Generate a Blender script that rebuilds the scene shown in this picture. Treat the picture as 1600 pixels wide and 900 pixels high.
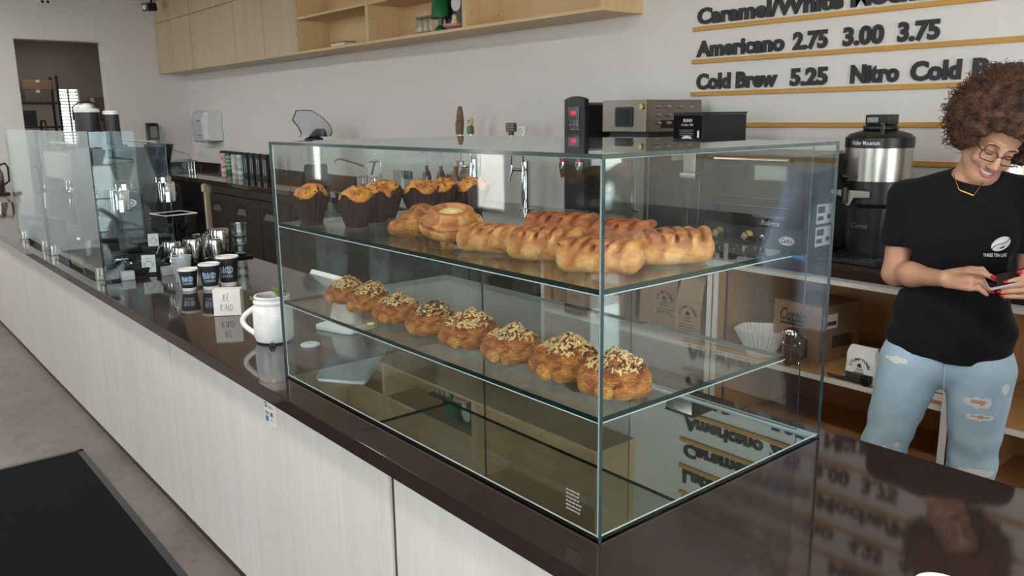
import bpy, bmesh, math, random
import numpy as np
from mathutils import Matrix, Vector
random.seed(7); RNG = np.random.default_rng(11)
for o in list(bpy.data.objects): bpy.data.objects.remove(o)
SC = bpy.context.scene
COL = SC.collection
R = math.radians

# ------------------------------------------------------------------ camera, world, light, exposure
CAM_Z = 1.648
cam_d = bpy.data.cameras.new('camera')
cam_d.sensor_width = 36.0
cam_d.lens = 36.0 * 1283.0 / 1600.0
cam_d.clip_start = 0.05
cam = bpy.data.objects.new('camera', cam_d)
COL.objects.link(cam)
cam.matrix_world = Matrix(((0.64144655, -0.14956044, 0.752448, 0),
                           (0.76707228, 0.14050638, -0.62598568, 0),
                           (-0.01210105, 0.97871836, 0.204851, CAM_Z),
                           (0, 0, 0, 1)))
SC.camera = cam
SC.view_settings.view_transform = 'Standard'
SC.view_settings.look = 'None'
SC.view_settings.gamma = 1.0
SC.view_settings.use_curve_mapping = False
SC.view_settings.exposure = 0.0
SC.cycles.max_bounces = 10
SC.cycles.diffuse_bounces = 5
SC.cycles.glossy_bounces = 5
SC.cycles.transparent_max_bounces = 40
SC.cycles.caustics_reflective = False
SC.cycles.caustics_refractive = False
SC.cycles.sample_clamp_indirect = 6.0

world = bpy.data.worlds.new('daylight')
SC.world = world
world.use_nodes = True
wn = world.node_tree.nodes
wbg = wn['Background']
wbg.inputs['Color'].default_value = (0.90, 0.95, 1.0, 1)
wbg.inputs['Strength'].default_value = 7.5

sun_d = bpy.data.lights.new('sun', 'SUN'); sun_d.energy = 40.0; sun_d.angle = R(1.0); sun_d.color = (1.0, 0.96, 0.90)
sun = bpy.data.objects.new('sun', sun_d); COL.objects.link(sun); sun.rotation_euler = (R(-22), R(8), 0)    # high, from behind the building

XL, XR, YF, YB, ZC = -11.9, 2.6, -2.6, 4.08, 3.2     # room shell
# storefront openings in the front wall, first one added to light the left: (x0, x1, z0, z1)
WINDOWS = [(-11.75, -10.0, 1.62, 2.95), (-9.8, -9.25, 0.85, 2.8), (-6.36, -5.72, 0.75, 2.8), (-3.4, -1.5, 1.0, 2.9), (0.8, 2.4, 0.12, 2.9)]

SIDE_WINDOWS = [(-2.2, -0.55, 0.12, 2.9), (-0.45, 1.2, 0.12, 2.9), (1.3, 2.95, 0.12, 2.9)]      # in the right wall: (y0, y1, z0, z1)
def portal(w, h, loc, rot):
    ld = bpy.data.lights.new('window_daylight', 'AREA')
    ld.shape = 'RECTANGLE'; ld.size = w; ld.size_y = h
    ld.cycles.is_portal = True
    o = bpy.data.objects.new('window_daylight', ld); COL.objects.link(o)
    o.location = loc; o.rotation_euler = rot
for x0, x1, z0, z1 in WINDOWS: portal(x1 - x0, z1 - z0, ((x0 + x1) / 2, YF - 0.11, (z0 + z1) / 2), (R(90), 0, 0))
for y0, y1, z0, z1 in SIDE_WINDOWS: portal(z1 - z0, y1 - y0, (XR + 0.11, (y0 + y1) / 2, (z0 + z1) / 2), (0, R(90), 0))

# ------------------------------------------------------------------ helpers
def lin(c):
    out = []
    for v in c[:3]:
        v = v / 255.0
        out.append(v / 12.92 if v <= 0.04045 else ((v + 0.055) / 1.055) ** 2.4)
    return tuple(out) + (1.0,)

MATS = {}
def mat(name, col, rough=0.5, metal=0.0, noise=None, bump=None, spec=0.5, emit=0.0, coat=0.0, stretch=(1, 1, 1), sss=0.0, col2=None, alpha=1.0, sheen=0.0):
    if name in MATS: return MATS[name]
    m = bpy.data.materials.new(name); m.use_nodes = True
    nt = m.node_tree; b = nt.nodes['Principled BSDF']
    c = lin(col)
    b.inputs['Base Color'].default_value = c
    b.inputs['Roughness'].default_value = rough
    b.inputs['Metallic'].default_value = metal
    b.inputs['Specular IOR Level'].default_value = spec
    b.inputs['Coat Weight'].default_value = coat
    b.inputs['Alpha'].default_value = alpha
    b.inputs['Sheen Weight'].default_value = sheen
    if sss:
        b.inputs['Subsurface Weight'].default_value = sss
        b.inputs['Subsurface Radius'].default_value = (0.02, 0.008, 0.005)
    if emit:
        b.inputs['Emission Color'].default_value = c
        b.inputs['Emission Strength'].default_value = emit
    tc = nt.nodes.new('ShaderNodeTexCoord')
    mp = nt.nodes.new('ShaderNodeMapping'); mp.inputs['Scale'].default_value = stretch
    nt.links.new(tc.outputs['Object'], mp.inputs['Vector'])
    if noise is None: noise = (14.0, 0.05)
    nz = nt.nodes.new('ShaderNodeTexNoise'); nz.inputs['Scale'].default_value = noise[0]; nz.inputs['Detail'].default_value = 5
    nt.links.new(mp.outputs['Vector'], nz.inputs['Vector'])
    mx = nt.nodes.new('ShaderNodeMix'); mx.data_type = 'RGBA'
    c2 = lin(col2) if col2 else tuple(v * (1 - noise[1] * 2) for v in c[:3]) + (1,)
    mx.inputs[6].default_value = c; mx.inputs[7].default_value = c2
    rp = nt.nodes.new('ShaderNodeValToRGB')
    rp.color_ramp.elements[0].position = 0.35; rp.color_ramp.elements[1].position = 0.68
    nt.links.new(nz.outputs['Fac'], rp.inputs['Fac'])
    nt.links.new(rp.outputs['Color'], mx.inputs[0])
    nt.links.new(mx.outputs[2], b.inputs['Base Color'])
    if bump:
        n2 = nt.nodes.new('ShaderNodeTexNoise'); n2.inputs['Scale'].default_value = bump[0]; n2.inputs['Detail'].default_value = 4
        nt.links.new(mp.outputs['Vector'], n2.inputs['Vector'])
        bp = nt.nodes.new('ShaderNodeBump'); bp.inputs['Strength'].default_value = bump[1]; bp.inputs['Distance'].default_value = 0.01
        nt.links.new(n2.outputs['Fac'], bp.inputs['Height']); nt.links.new(bp.outputs['Normal'], b.inputs['Normal'])
    MATS[name] = m
    return m

def frosted_mat(name, col, a):
    m = mat(name, col, 0.2, alpha=a); return m
def glass_mat(name, tint, gloss=(0.95, 0.97, 0.97), ior=1.52, add=0.0):
    """thin architectural glass: fresnel mix of clear transmission and mirror reflection"""
    m = bpy.data.materials.new(name); m.use_nodes = True
    nt = m.node_tree; nt.nodes.remove(nt.nodes['Principled BSDF']); out = nt.nodes['Material Output']
    tr = nt.nodes.new('ShaderNodeBsdfTransparent'); tr.inputs[0].default_value = tint + (1,)
    gl = nt.nodes.new('ShaderNodeBsdfGlossy'); gl.inputs['Color'].default_value = gloss + (1,); gl.inputs['Roughness'].default_value = 0.0
    ge = nt.nodes.new('ShaderNodeNewGeometry')
    mr = nt.nodes.new('ShaderNodeMapRange')            # the same outside-in fresnel on both faces of a pane
    mr.inputs['To Min'].default_value = ior; mr.inputs['To Max'].default_value = 1.0 / ior
    nt.links.new(ge.outputs['Backfacing'], mr.inputs['Value'])
    fr = nt.nodes.new('ShaderNodeFresnel'); nt.links.new(mr.outputs['Result'], fr.inputs['IOR'])
    ad = nt.nodes.new('ShaderNodeMath'); ad.operation = 'ADD'; ad.inputs[1].default_value = add; ad.use_clamp = True
    nt.links.new(fr.outputs['Fac'], ad.inputs[0])
    mx = nt.nodes.new('ShaderNodeMixShader')
    nt.links.new(ad.outputs[0], mx.inputs[0]); nt.links.new(tr.outputs[0], mx.inputs[1]); nt.links.new(gl.outputs[0], mx.inputs[2])
    nt.links.new(mx.outputs[0], out.inputs['Surface'])
    MATS[name] = m
    return m

def grain_mat(name, c1, c2, axis='z', scale=60.0, rough=0.5, spec=0.4, wobble=3.0, lo=0.35, hi=0.7):
    """fine straight wood grain running along an axis"""
    m = bpy.data.materials.new(name); m.use_nodes = True
    nt = m.node_tree; b = nt.nodes['Principled BSDF']
    b.inputs['Roughness'].default_value = rough; b.inputs['Specular IOR Level'].default_value = spec
    tc = nt.nodes.new('ShaderNodeTexCoord'); mp = nt.nodes.new('ShaderNodeMapping')
    s = {'x': (0.03, 1, 1), 'y': (1, 0.03, 1), 'z': (1, 1, 0.03)}[axis]
    mp.inputs['Scale'].default_value = s
    nt.links.new(tc.outputs['Object'], mp.inputs['Vector'])
    nz = nt.nodes.new('ShaderNodeTexNoise'); nz.inputs['Scale'].default_value = scale; nz.inputs['Detail'].default_value = 6; nz.inputs['Distortion'].default_value = wobble * 0.1
    n2 = nt.nodes.new('ShaderNodeTexNoise'); n2.inputs['Scale'].default_value = scale * 0.12; n2.inputs['Detail'].default_value = 2
    nt.links.new(mp.outputs['Vector'], nz.inputs['Vector']); nt.links.new(mp.outputs['Vector'], n2.inputs['Vector'])
    av = nt.nodes.new('ShaderNodeMath'); av.operation = 'ADD'
    nt.links.new(nz.outputs['Fac'], av.inputs[0]); nt.links.new(n2.outputs['Fac'], av.inputs[1])
    hf = nt.nodes.new('ShaderNodeMath'); hf.operation = 'MULTIPLY'; hf.inputs[1].default_value = 0.5
    nt.links.new(av.outputs[0], hf.inputs[0])
    rp = nt.nodes.new('ShaderNodeValToRGB')
    rp.color_ramp.elements[0].position = lo; rp.color_ramp.elements[1].position = hi
    rp.color_ramp.elements[0].color = lin(c1); rp.color_ramp.elements[1].color = lin(c2)
    nt.links.new(hf.outputs[0], rp.inputs['Fac']); nt.links.new(rp.outputs['Color'], b.inputs['Base Color'])
    MATS[name] = m
    return m

# ---- shapes: (verts, faces)
def box(x0, y0, z0, x1, y1, z1):
    v = [(x0, y0, z0), (x1, y0, z0), (x1, y1, z0), (x0, y1, z0), (x0, y0, z1), (x1, y0, z1), (x1, y1, z1), (x0, y1, z1)]
    f = [(0, 3, 2, 1), (4, 5, 6, 7), (0, 1, 5, 4), (1, 2, 6, 5), (2, 3, 7, 6), (3, 0, 4, 7)]
    return v, f
def cbox(c, s):
    return box(c[0] - s[0] / 2, c[1] - s[1] / 2, c[2] - s[2] / 2, c[0] + s[0] / 2, c[1] + s[1] / 2, c[2] + s[2] / 2)
def lathe(prof, n=28, c=(0, 0, 0), closed=False):
    """prof: list of (r, z); r = 0 makes a pole; closed joins last to first"""
    v, f, rings = [], [], []
    for r, z in prof:
        if r <= 1e-6:
            rings.append([len(v)]); v.append((c[0], c[1], c[2] + z))
        else:
            rings.append(list(range(len(v), len(v) + n)))
            for i in range(n):
                a = 2 * math.pi * i / n
                v.append((c[0] + r * math.cos(a), c[1] + r * math.sin(a), c[2] + z))
    pairs = list(zip(rings[:-1], rings[1:]))
    if closed: pairs.append((rings[-1], rings[0]))
    for a, b in pairs:
        if len(a) == 1 and len(b) == 1: continue
        for i in range(n):
            j = (i + 1) % n
            if len(a) == 1: f.append((a[0], b[j], b[i]))
            elif len(b) == 1: f.append((a[i], a[j], b[0]))
            else: f.append((a[i], a[j], b[j], b[i]))
    if not closed:
        if len(rings[0]) > 1: f.append(tuple(reversed(rings[0])))
        if len(rings[-1]) > 1: f.append(tuple(rings[-1]))
    return v, f
def tube(path, r, n=8, closed=False, cap=True):
    P = [Vector(p) for p in path]; v, f = [], []
    rr = r if isinstance(r, (list, tuple)) else [r] * len(P)
    ref = None
    for i, p in enumerate(P):
        a = P[i - 1] if (i > 0 or closed) else P[i]
        b = P[(i + 1) % len(P)] if (i < len(P) - 1 or closed) else P[i]
        t = (b - a).normalized()
        if ref is None:
            ref = Vector((0, 0, 1)) if abs(t.z) < 0.9 else Vector((1, 0, 0))
        u = t.cross(ref).normalized(); w = u.cross(t).normalized(); ref = w
        for k in range(n):
            an = 2 * math.pi * k / n
            q = p + u * math.cos(an) * rr[i] + w * math.sin(an) * rr[i]
            v.append(tuple(q))
    m = len(P)
    for i in range(m if closed else m - 1):
        for k in range(n):
            a, b = i * n + k, i * n + (k + 1) % n
            c, d = ((i + 1) % m) * n + (k + 1) % n, ((i + 1) % m) * n + k
            f.append((a, b, c, d))
    if cap and not closed:
        f.append(tuple(reversed(range(n)))); f.append(tuple(range((m - 1) * n, m * n)))
    return v, f
def cyl(p0, p1, r0, r1=None, n=20):
    return tube([p0, p1], [r0, r0 if r1 is None else r1], n)
def prism(pts, d0, d1, plane='xz'):
    """extrude a 2-D outline; plane xz -> along y, xy -> along z, yz -> along x"""
    n = len(pts)
    mk = {'xz': lambda a, b, d: (a, d, b), 'xy': lambda a, b, d: (a, b, d), 'yz': lambda a, b, d: (d, a, b)}[plane]
    v = [mk(a, b, d0) for a, b in pts] + [mk(a, b, d1) for a, b in pts]
    f = [tuple(range(n)), tuple(reversed(range(n, 2 * n)))]
    for i in range(n):
        j = (i + 1) % n
        f.append((i, i + n, j + n, j))
    return v, f
def ball(c, r, n=16, m=10):
    rx, ry, rz = (r, r, r) if not isinstance(r, (tuple, list)) else r
    prof = [(math.sin(math.pi * i / m), -math.cos(math.pi * i / m)) for i in range(m + 1)]
    prof[0] = (0, -1); prof[-1] = (0, 1)
    v, f = lathe(prof, n)
    return [(c[0] + x * rx, c[1] + y * ry, c[2] + z * rz) for x, y, z in v], f
def grid_sheet(fn, nu, nv):
    v = [fn(i / nu, j / nv) for j in range(nv + 1) for i in range(nu + 1)]
    f = [(j * (nu + 1) + i, j * (nu + 1) + i + 1, (j + 1) * (nu + 1) + i + 1, (j + 1) * (nu + 1) + i) for j in range(nv) for i in range(nu)]
    return v, f
def xf(shape, loc=(0, 0, 0), rot=(0, 0, 0), scale=(1, 1, 1)):
    from mathutils import Euler
    M = Matrix.Translation(loc) @ Euler(rot).to_matrix().to_4x4() @ Matrix.Diagonal(tuple(scale) + (1,))
    return [tuple(M @ Vector(p)) for p in shape[0]], shape[1]
def rrect(w, h, r, n=5, cx=0, cy=0):
    pts = []
    for sx, sy, a0 in ((1, 1, 0), (-1, 1, 90), (-1, -1, 180), (1, -1, 270)):
        for i in range(n + 1):
            a = R(a0 + 90 * i / n)
            pts.append((cx + sx * (w / 2 - r) + r * math.cos(a), cy + sy * (h / 2 - r) + r * math.sin(a)))
    return pts

def mesh_of(name, shapes, mats, bevel=0.0, smooth=35.0, seg=2, fixn=True):
    if isinstance(shapes, tuple) and len(shapes) == 2 and isinstance(shapes[0], list): shapes = [shapes]
    if not isinstance(mats, (list, tuple)): mats = [mats]
    V, F, MI = [], [], []
    for s in shapes:
        mi = s[2] if len(s) > 2 else 0
        o = len(V); V += list(s[0])
        for f in s[1]: F.append(tuple(i + o for i in f)); MI.append(mi)
    me = bpy.data.meshes.new(name); me.from_pydata(V, [], F)
    me.polygons.foreach_set('material_index', MI)
    if bevel or fixn:
        bm = bmesh.new(); bm.from_mesh(me)
        if fixn: bmesh.ops.recalc_face_normals(bm, faces=bm.faces)
        if bevel:
            ed = [e for e in bm.edges if len(e.link_faces) == 2 and e.calc_face_angle(0) > R(30)]
            bmesh.ops.bevel(bm, geom=ed, offset=bevel, segments=seg, profile=0.5, affect='EDGES', clamp_overlap=True)
        bm.to_mesh(me); bm.free()
    if smooth:
        me.shade_smooth(); me.set_sharp_from_angle(angle=R(smooth))
    for m in mats: me.materials.append(m)
    return me
def obj(name, shapes, mats, parent=None, bevel=0.0, smooth=35.0, label=None, seg=2, fixn=True, loc=None, rot=None):
    me = shapes if isinstance(shapes, bpy.types.Mesh) else mesh_of(name, shapes, mats, bevel, smooth, seg, fixn)
    o = bpy.data.objects.new(name, me); COL.objects.link(o)
    if parent: o.parent = parent
    if label: o['label'] = label
    if loc: o.location = loc
    if rot: o.rotation_euler = rot
    if bevel:
        wn_ = o.modifiers.new('weighted_normals', 'WEIGHTED_NORMAL'); wn_.keep_sharp = True; wn_.weight = 100
    return o
def tag(o, label, cat, group=None):
    o['label'] = label; o['category'] = cat
    if group: o['group'] = group
    return o
def thing(name, label, cat, loc=(0, 0, 0), rotz=0.0, group=None):
    o = bpy.data.objects.new(name, None); COL.objects.link(o)
    o.empty_display_size = 0.05
    o.location = loc; o.rotation_euler = (0, 0, rotz)
    return tag(o, label, cat, group)
def struct(name, shapes, mats, **kw):
    o = obj(name, shapes, mats, **kw); o['kind'] = 'structure'; return o
def dup(root, loc=None, rotz=None, label=None):
    def cp(o, p):
        c = o.copy(); COL.objects.link(c); c.parent = p
        for ch in list(o.children): cp(ch, c)
        return c
    r = cp(root, root.parent)
    if loc is not None: r.location = loc
    if rotz is not None: r.rotation_euler = (0, 0, rotz)
    if label: r['label'] = label
    return r

# ---- lettering
def text_shape(body, size=0.1, extrude=0.0, bold=0.0, width=None, align='LEFT', shear=0.0):
    cu = bpy.data.curves.new('lettering', 'FONT'); cu.body = body; cu.size = size
    cu.extrude = extrude; cu.offset = bold; cu.align_x = align; cu.resolution_u = 3; cu.shear = shear
    o = bpy.data.objects.new('lettering', cu); COL.objects.link(o)
    dg = bpy.context.evaluated_depsgraph_get(); dg.update()
    me = bpy.data.meshes.new_from_object(o.evaluated_get(dg))
    v = [tuple(p.co) for p in me.vertices]; f = [tuple(p.vertices) for p in me.polygons]
    bpy.data.objects.remove(o); bpy.data.curves.remove(cu); bpy.data.meshes.remove(me)
    if width and v:
        x0 = min(p[0] for p in v); x1 = max(p[0] for p in v); s = width / max(x1 - x0, 1e-6)
        v = [((p[0] - x0) * s, p[1], p[2]) for p in v]
        if align == 'CENTER': v = [(p[0] - width / 2, p[1], p[2]) for p in v]
    return v, f
def to_front(sh, x, y, z):      # text plane -> a wall that faces -y
    return [(x + p[0], y - p[2], z + p[1]) for p in sh[0]], sh[1]
def to_side(sh, x, y, z):       # text plane -> a face that faces +x (reads along +y)
    return [(x + p[2], y + p[0], z + p[1]) for p in sh[0]], sh[1]
def arc_text(body, radius, size, a0, a1, bold=0.0):
    V, F = [], []
    for i, ch in enumerate(body):
        a = R(a0 + (a1 - a0) * i / max(len(body) - 1, 1))
        s = text_shape(ch, size, 0, bold, align='CENTER')
        ca, sa = math.cos(a - math.pi / 2), math.sin(a - math.pi / 2)
        o = len(V)
        for p in s[0]:
            V.append((radius * math.cos(a) + p[0] * ca - p[1] * sa, radius * math.sin(a) + p[0] * sa + p[1] * ca, p[2]))
        F += [tuple(k + o for k in f) for f in s[1]]
    return V, F

# ---- signed distance fields -> continuous surfaces (surface nets)
class Field:
    def __init__(s, lo, hi, h):
        s.lo = np.array(lo, float); s.h = h
        s.n = np.ceil((np.array(hi) - s.lo) / h).astype(int) + 1
        s.d = np.full(s.n, 0.06, np.float32)
        s.ax = [(s.lo[k] + h * np.arange(s.n[k])).astype(np.float32) for k in range(3)]
    def block(s, lo, hi):
        i0 = np.clip(np.floor((np.array(lo) - s.lo) / s.h).astype(int), 0, s.n); i1 = np.clip(np.ceil((np.array(hi) - s.lo) / s.h).astype(int) + 1, 0, s.n)
        sl = tuple(slice(a, b) for a, b in zip(i0, i1))
        X = s.ax[0][sl[0]][:, None, None]; Y = s.ax[1][sl[1]][None, :, None]; Z = s.ax[2][sl[2]][None, None, :]
        return sl, X, Y, Z
    def merge(s, sl, v, k, sub=False):
        a = s.d[sl]
        if sub:
            v = -v
            if k > 0:
                hh = np.maximum(k - np.abs(a - v), 0) / k; r = np.maximum(a, v) + hh * hh * k * 0.25
            else: r = np.maximum(a, v)
        else:
            if k > 0:
                hh = np.maximum(k - np.abs(a - v), 0) / k; r = np.minimum(a, v) - hh * hh * k * 0.25
            else: r = np.minimum(a, v)
        s.d[sl] = r
    def cone(s, a, b, ra, rb, k=0.02, sub=False):
        a = np.array(a, float); b = np.array(b, float); m = max(ra, rb) + k + 3 * s.h
        sl, X, Y, Z = s.block(np.minimum(a, b) - m, np.maximum(a, b) + m)
        ba = b - a; L = max(float(ba @ ba), 1e-9)
        t = np.clip(((X - a[0]) * ba[0] + (Y - a[1]) * ba[1] + (Z - a[2]) * ba[2]) / L, 0, 1)
        v = np.sqrt((X - a[0] - t * ba[0]) ** 2 + (Y - a[1] - t * ba[1]) ** 2 + (Z - a[2] - t * ba[2]) ** 2) - (ra + (rb - ra) * t)
        s.merge(sl, v, k, sub)
    def ell(s, c, r, k=0.02, rot=None, sub=False):
        c = np.array(c, float); r = np.array(r, float); m = r.max() + k + 3 * s.h
        sl, X, Y, Z = s.block(c - m, c + m)
        x, y, z = X - c[0], Y - c[1], Z - c[2]
        if rot is not None:
            q = np.array(rot).T
            x, y, z = (q[0, 0] * x + q[0, 1] * y + q[0, 2] * z, q[1, 0] * x + q[1, 1] * y + q[1, 2] * z, q[2, 0] * x + q[2, 1] * y + q[2, 2] * z)
        k0 = np.sqrt((x / r[0]) ** 2 + (y / r[1]) ** 2 + (z / r[2]) ** 2)
        k1 = np.sqrt((x / r[0] ** 2) ** 2 + (y / r[1] ** 2) ** 2 + (z / r[2] ** 2) ** 2) + 1e-6
        s.merge(sl, (k0 * (k0 - 1) / k1).astype(np.float32), k, sub)
    def rbox(s, c, hsz, rad, k=0.01, rot=None, sub=False):
        c = np.array(c, float); hs = np.array(hsz, float); m = np.linalg.norm(hs) + rad + k + 3 * s.h
        sl, X, Y, Z = s.block(c - m, c + m)
        x, y, z = X - c[0], Y - c[1], Z - c[2]
        if rot is not None:
            q = np.array(rot).T
            x, y, z = (q[0, 0] * x + q[0, 1] * y + q[0, 2] * z, q[1, 0] * x + q[1, 1] * y + q[1, 2] * z, q[2, 0] * x + q[2, 1] * y + q[2, 2] * z)
        qx, qy, qz = np.abs(x) - hs[0] + rad, np.abs(y) - hs[1] + rad, np.abs(z) - hs[2] + rad
        v = np.sqrt(np.maximum(qx, 0) ** 2 + np.maximum(qy, 0) ** 2 + np.maximum(qz, 0) ** 2) + np.minimum(np.maximum(qx, np.maximum(qy, qz)), 0) - rad
        s.merge(sl, v.astype(np.float32), k, sub)
    def half(s, p, nrm, k=0.0):     # keep the side the normal points away from
        nrm = np.array(nrm, float); nrm /= np.linalg.norm(nrm)
        X, Y, Z = s.ax[0][:, None, None], s.ax[1][None, :, None], s.ax[2][None, None, :]
        v = (X - p[0]) * nrm[0] + (Y - p[1]) * nrm[1] + (Z - p[2]) * nrm[2]
        s.d = np.maximum(s.d, v.astype(np.float32))
    def wobble(s, fn):
        X, Y, Z = s.ax[0][:, None, None], s.ax[1][None, :, None], s.ax[2][None, None, :]
        s.d = (s.d + fn(X, Y, Z)).astype(np.float32)
    def surface(s):
        d = s.d; ins = d < 0
        nx, ny, nz = d.shape
        cnt = np.zeros((nx - 1, ny - 1, nz - 1), np.uint8)
        offs = [(i, j, k) for i in (0, 1) for j in (0, 1) for k in (0, 1)]
        for i, j, k in offs: cnt += ins[i:nx - 1 + i, j:ny - 1 + j, k:nz - 1 + k]
        act = np.argwhere((cnt > 0) & (cnt < 8))
        idx = np.full(cnt.shape, -1, np.int32); idx[act[:, 0], act[:, 1], act[:, 2]] = np.arange(len(act))
        cv = {o: d[act[:, 0] + o[0], act[:, 1] + o[1], act[:, 2] + o[2]] for o in offs}
        acc = np.zeros((len(act), 3)); num = np.zeros(len(act))
        for a in offs:
            for ax in range(3):
                if a[ax]: continue
                b = list(a); b[ax] = 1; b = tuple(b)
                va, vb = cv[a], cv[b]; cr = (va < 0) != (vb < 0)
                t = np.where(cr, va / np.where(cr, va - vb, 1), 0)
                p = np.array(a, float)[None, :].repeat(len(act), 0); p[:, ax] += t
                acc += p * cr[:, None]; num += cr
        P = s.lo + s.h * (act + acc / np.maximum(num, 1)[:, None])
        Q = []
        for ax in range(3):
            u, w = [(1, 2), (2, 0), (0, 1)][ax]
            a = [slice(1, -1)] * 3; b = [slice(1, -1)] * 3
            a[ax] = slice(0, -1); b[ax] = slice(1, None)
            ia, ib = ins[tuple(a)], ins[tuple(b)]
            e = np.argwhere(ia != ib)
            if not len(e): continue
            sg = ia[e[:, 0], e[:, 1], e[:, 2]]
            g = e + 1; g[:, ax] -= 1
            def cell(du, dw):
                c = g.copy(); c[:, u] -= du; c[:, w] -= dw
                return idx[c[:, 0], c[:, 1], c[:, 2]]
            q = np.stack([cell(1, 1), cell(0, 1), cell(0, 0), cell(1, 0)], 1)
            q[~sg] = q[~sg][:, ::-1]
            Q.append(q)
        Q = np.concatenate(Q)
        return P, Q
    def mesh(s, name, mats, smooth_iter=2):
        P, Q = s.surface()
        for _ in range(smooth_iter):
            acc = np.zeros_like(P); n = np.zeros(len(P))
            for i in range(4):
                a, b = Q[:, i], Q[:, (i + 1) % 4]
                np.add.at(acc, a, P[b]); np.add.at(n, a, 1)
            P = 0.5 * P + 0.5 * acc / np.maximum(n, 1)[:, None]
        me = bpy.data.meshes.new(name)
        me.vertices.add(len(P)); me.vertices.foreach_set('co', P.astype(np.float32).ravel())
        me.loops.add(len(Q) * 4); me.loops.foreach_set('vertex_index', Q.astype(np.int32).ravel())
        me.polygons.add(len(Q)); me.polygons.foreach_set('loop_start', np.arange(0, len(Q) * 4, 4, dtype=np.int32))
        me.update(calc_edges=True); me.validate(); me.shade_smooth()
        for m in (mats if isinstance(mats, (list, tuple)) else [mats]): me.materials.append(m)
        return me
def rot3(rx=0, ry=0, rz=0):
    from mathutils import Euler
    return np.array((Matrix.Rotation(rz, 3, 'Z') @ Matrix.Rotation(ry, 3, 'Y') @ Matrix.Rotation(rx, 3, 'X')))

# ------------------------------------------------------------------ materials
WALL = mat('white_wall_paint', (226, 223, 219), 0.75, noise=(3, 0.015), bump=(220, 0.05))
WALL2 = mat('back_room_paint', (186, 176, 164), 0.8, noise=(3, 0.02))
CEIL = mat('ceiling_paint', (222, 220, 216), 0.85)
QUARTZ = mat('dark_brown_quartz', (57, 44, 42), 0.055, noise=(900, 0.22), spec=0.62)
LAM = grain_mat('pale_ash_laminate', (214, 208, 199), (226, 221, 213), 'z', 90, 0.5)
LAMX = grain_mat('pale_ash_edge', (205, 198, 184), (222, 216, 204), 'x', 90, 0.5)
MAPLE = grain_mat('maple_laminate', (192, 172, 140), (206, 189, 160), 'z', 60, 0.45)
BIRCH = grain_mat('birch_ply', (204, 174, 128), (218, 192, 150), 'x', 40, 0.5)
BIRCHZ = grain_mat('birch_ply_upright', (204, 174, 128), (218, 192, 150), 'z', 40, 0.5)
PLYIN = grain_mat('cabinet_interior_ply', (176, 132, 84), (198, 154, 104), 'x', 30, 0.5)
RAIL = grain_mat('ochre_rail_wood', (188, 138, 58), (208, 158, 76), 'x', 60, 0.45)
BLACK = mat('black_plastic', (24, 24, 25), 0.38)
BLACKG = mat('black_gloss', (12, 12, 13), 0.12)
BLKMETAL = mat('black_powder_coat', (30, 30, 32), 0.45, bump=(600, 0.05))
DARKSTEEL = mat('dark_brushed_steel', (92, 88, 84), 0.34, 0.9, noise=(30, 0.1), stretch=(1, 1, 40))
STEEL = mat('brushed_steel', (196, 192, 184), 0.3, 1.0, noise=(20, 0.08), stretch=(40, 40, 1))
CHROME = mat('chrome', (228, 228, 228), 0.06, 1.0)
WHITE = mat('white_plastic', (236, 236, 234), 0.35)
CERAM = mat('white_ceramic', (240, 239, 236), 0.14, bump=(20, 0.03))
PAPERW = mat('white_paper', (236, 234, 230), 0.8)
INK = mat('black_ink', (22, 20, 20), 0.6)
LETTER = mat('black_letter_plastic', (30, 27, 27), 0.4)
GOLD = mat('brass_gold', (214, 174, 84), 0.25, 1.0)
KRAFT = mat('kraft_paper', (166, 138, 112), 0.75, noise=(30, 0.08), bump=(25, 0.25))
CARD = mat('brown_cardboard', (150, 120, 92), 0.8, noise=(40, 0.06), stretch=(1, 1, 8))
RED = mat('red_plastic', (190, 24, 48), 0.3)
GLASS = glass_mat('clear_glass', (0.965, 0.985, 0.978))
GLASSG = glass_mat('shelf_glass', (0.95, 0.975, 0.965))
GUARD = glass_mat('guard_glass', (0.955, 0.985, 0.985), (0.9, 0.97, 1.0))
WGLASS = glass_mat('window_glass', (0.97, 0.98, 0.98))
CLEARPL = glass_mat('clear_plastic', (0.93, 0.94, 0.94), ior=1.45)
SMOKE = glass_mat('smoked_plastic', (0.50, 0.52, 0.54), ior=1.45)
EDGE = mat('green_glass_edge', (20, 46, 42), 0.1, 0.0, spec=0.5)
EDGEL = mat('polished_glass_edge', (44, 66, 68), 0.08, 0.0, spec=0.8)
MIRR = mat('polished_base_plate', (180, 190, 188), 0.012, 1.0, noise=(4, 0.02))
RUBBER = mat('black_rubber_mat', (11, 12, 14), 0.9, noise=(300, 0.15), bump=(400, 0.5), spec=0.15)

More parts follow.
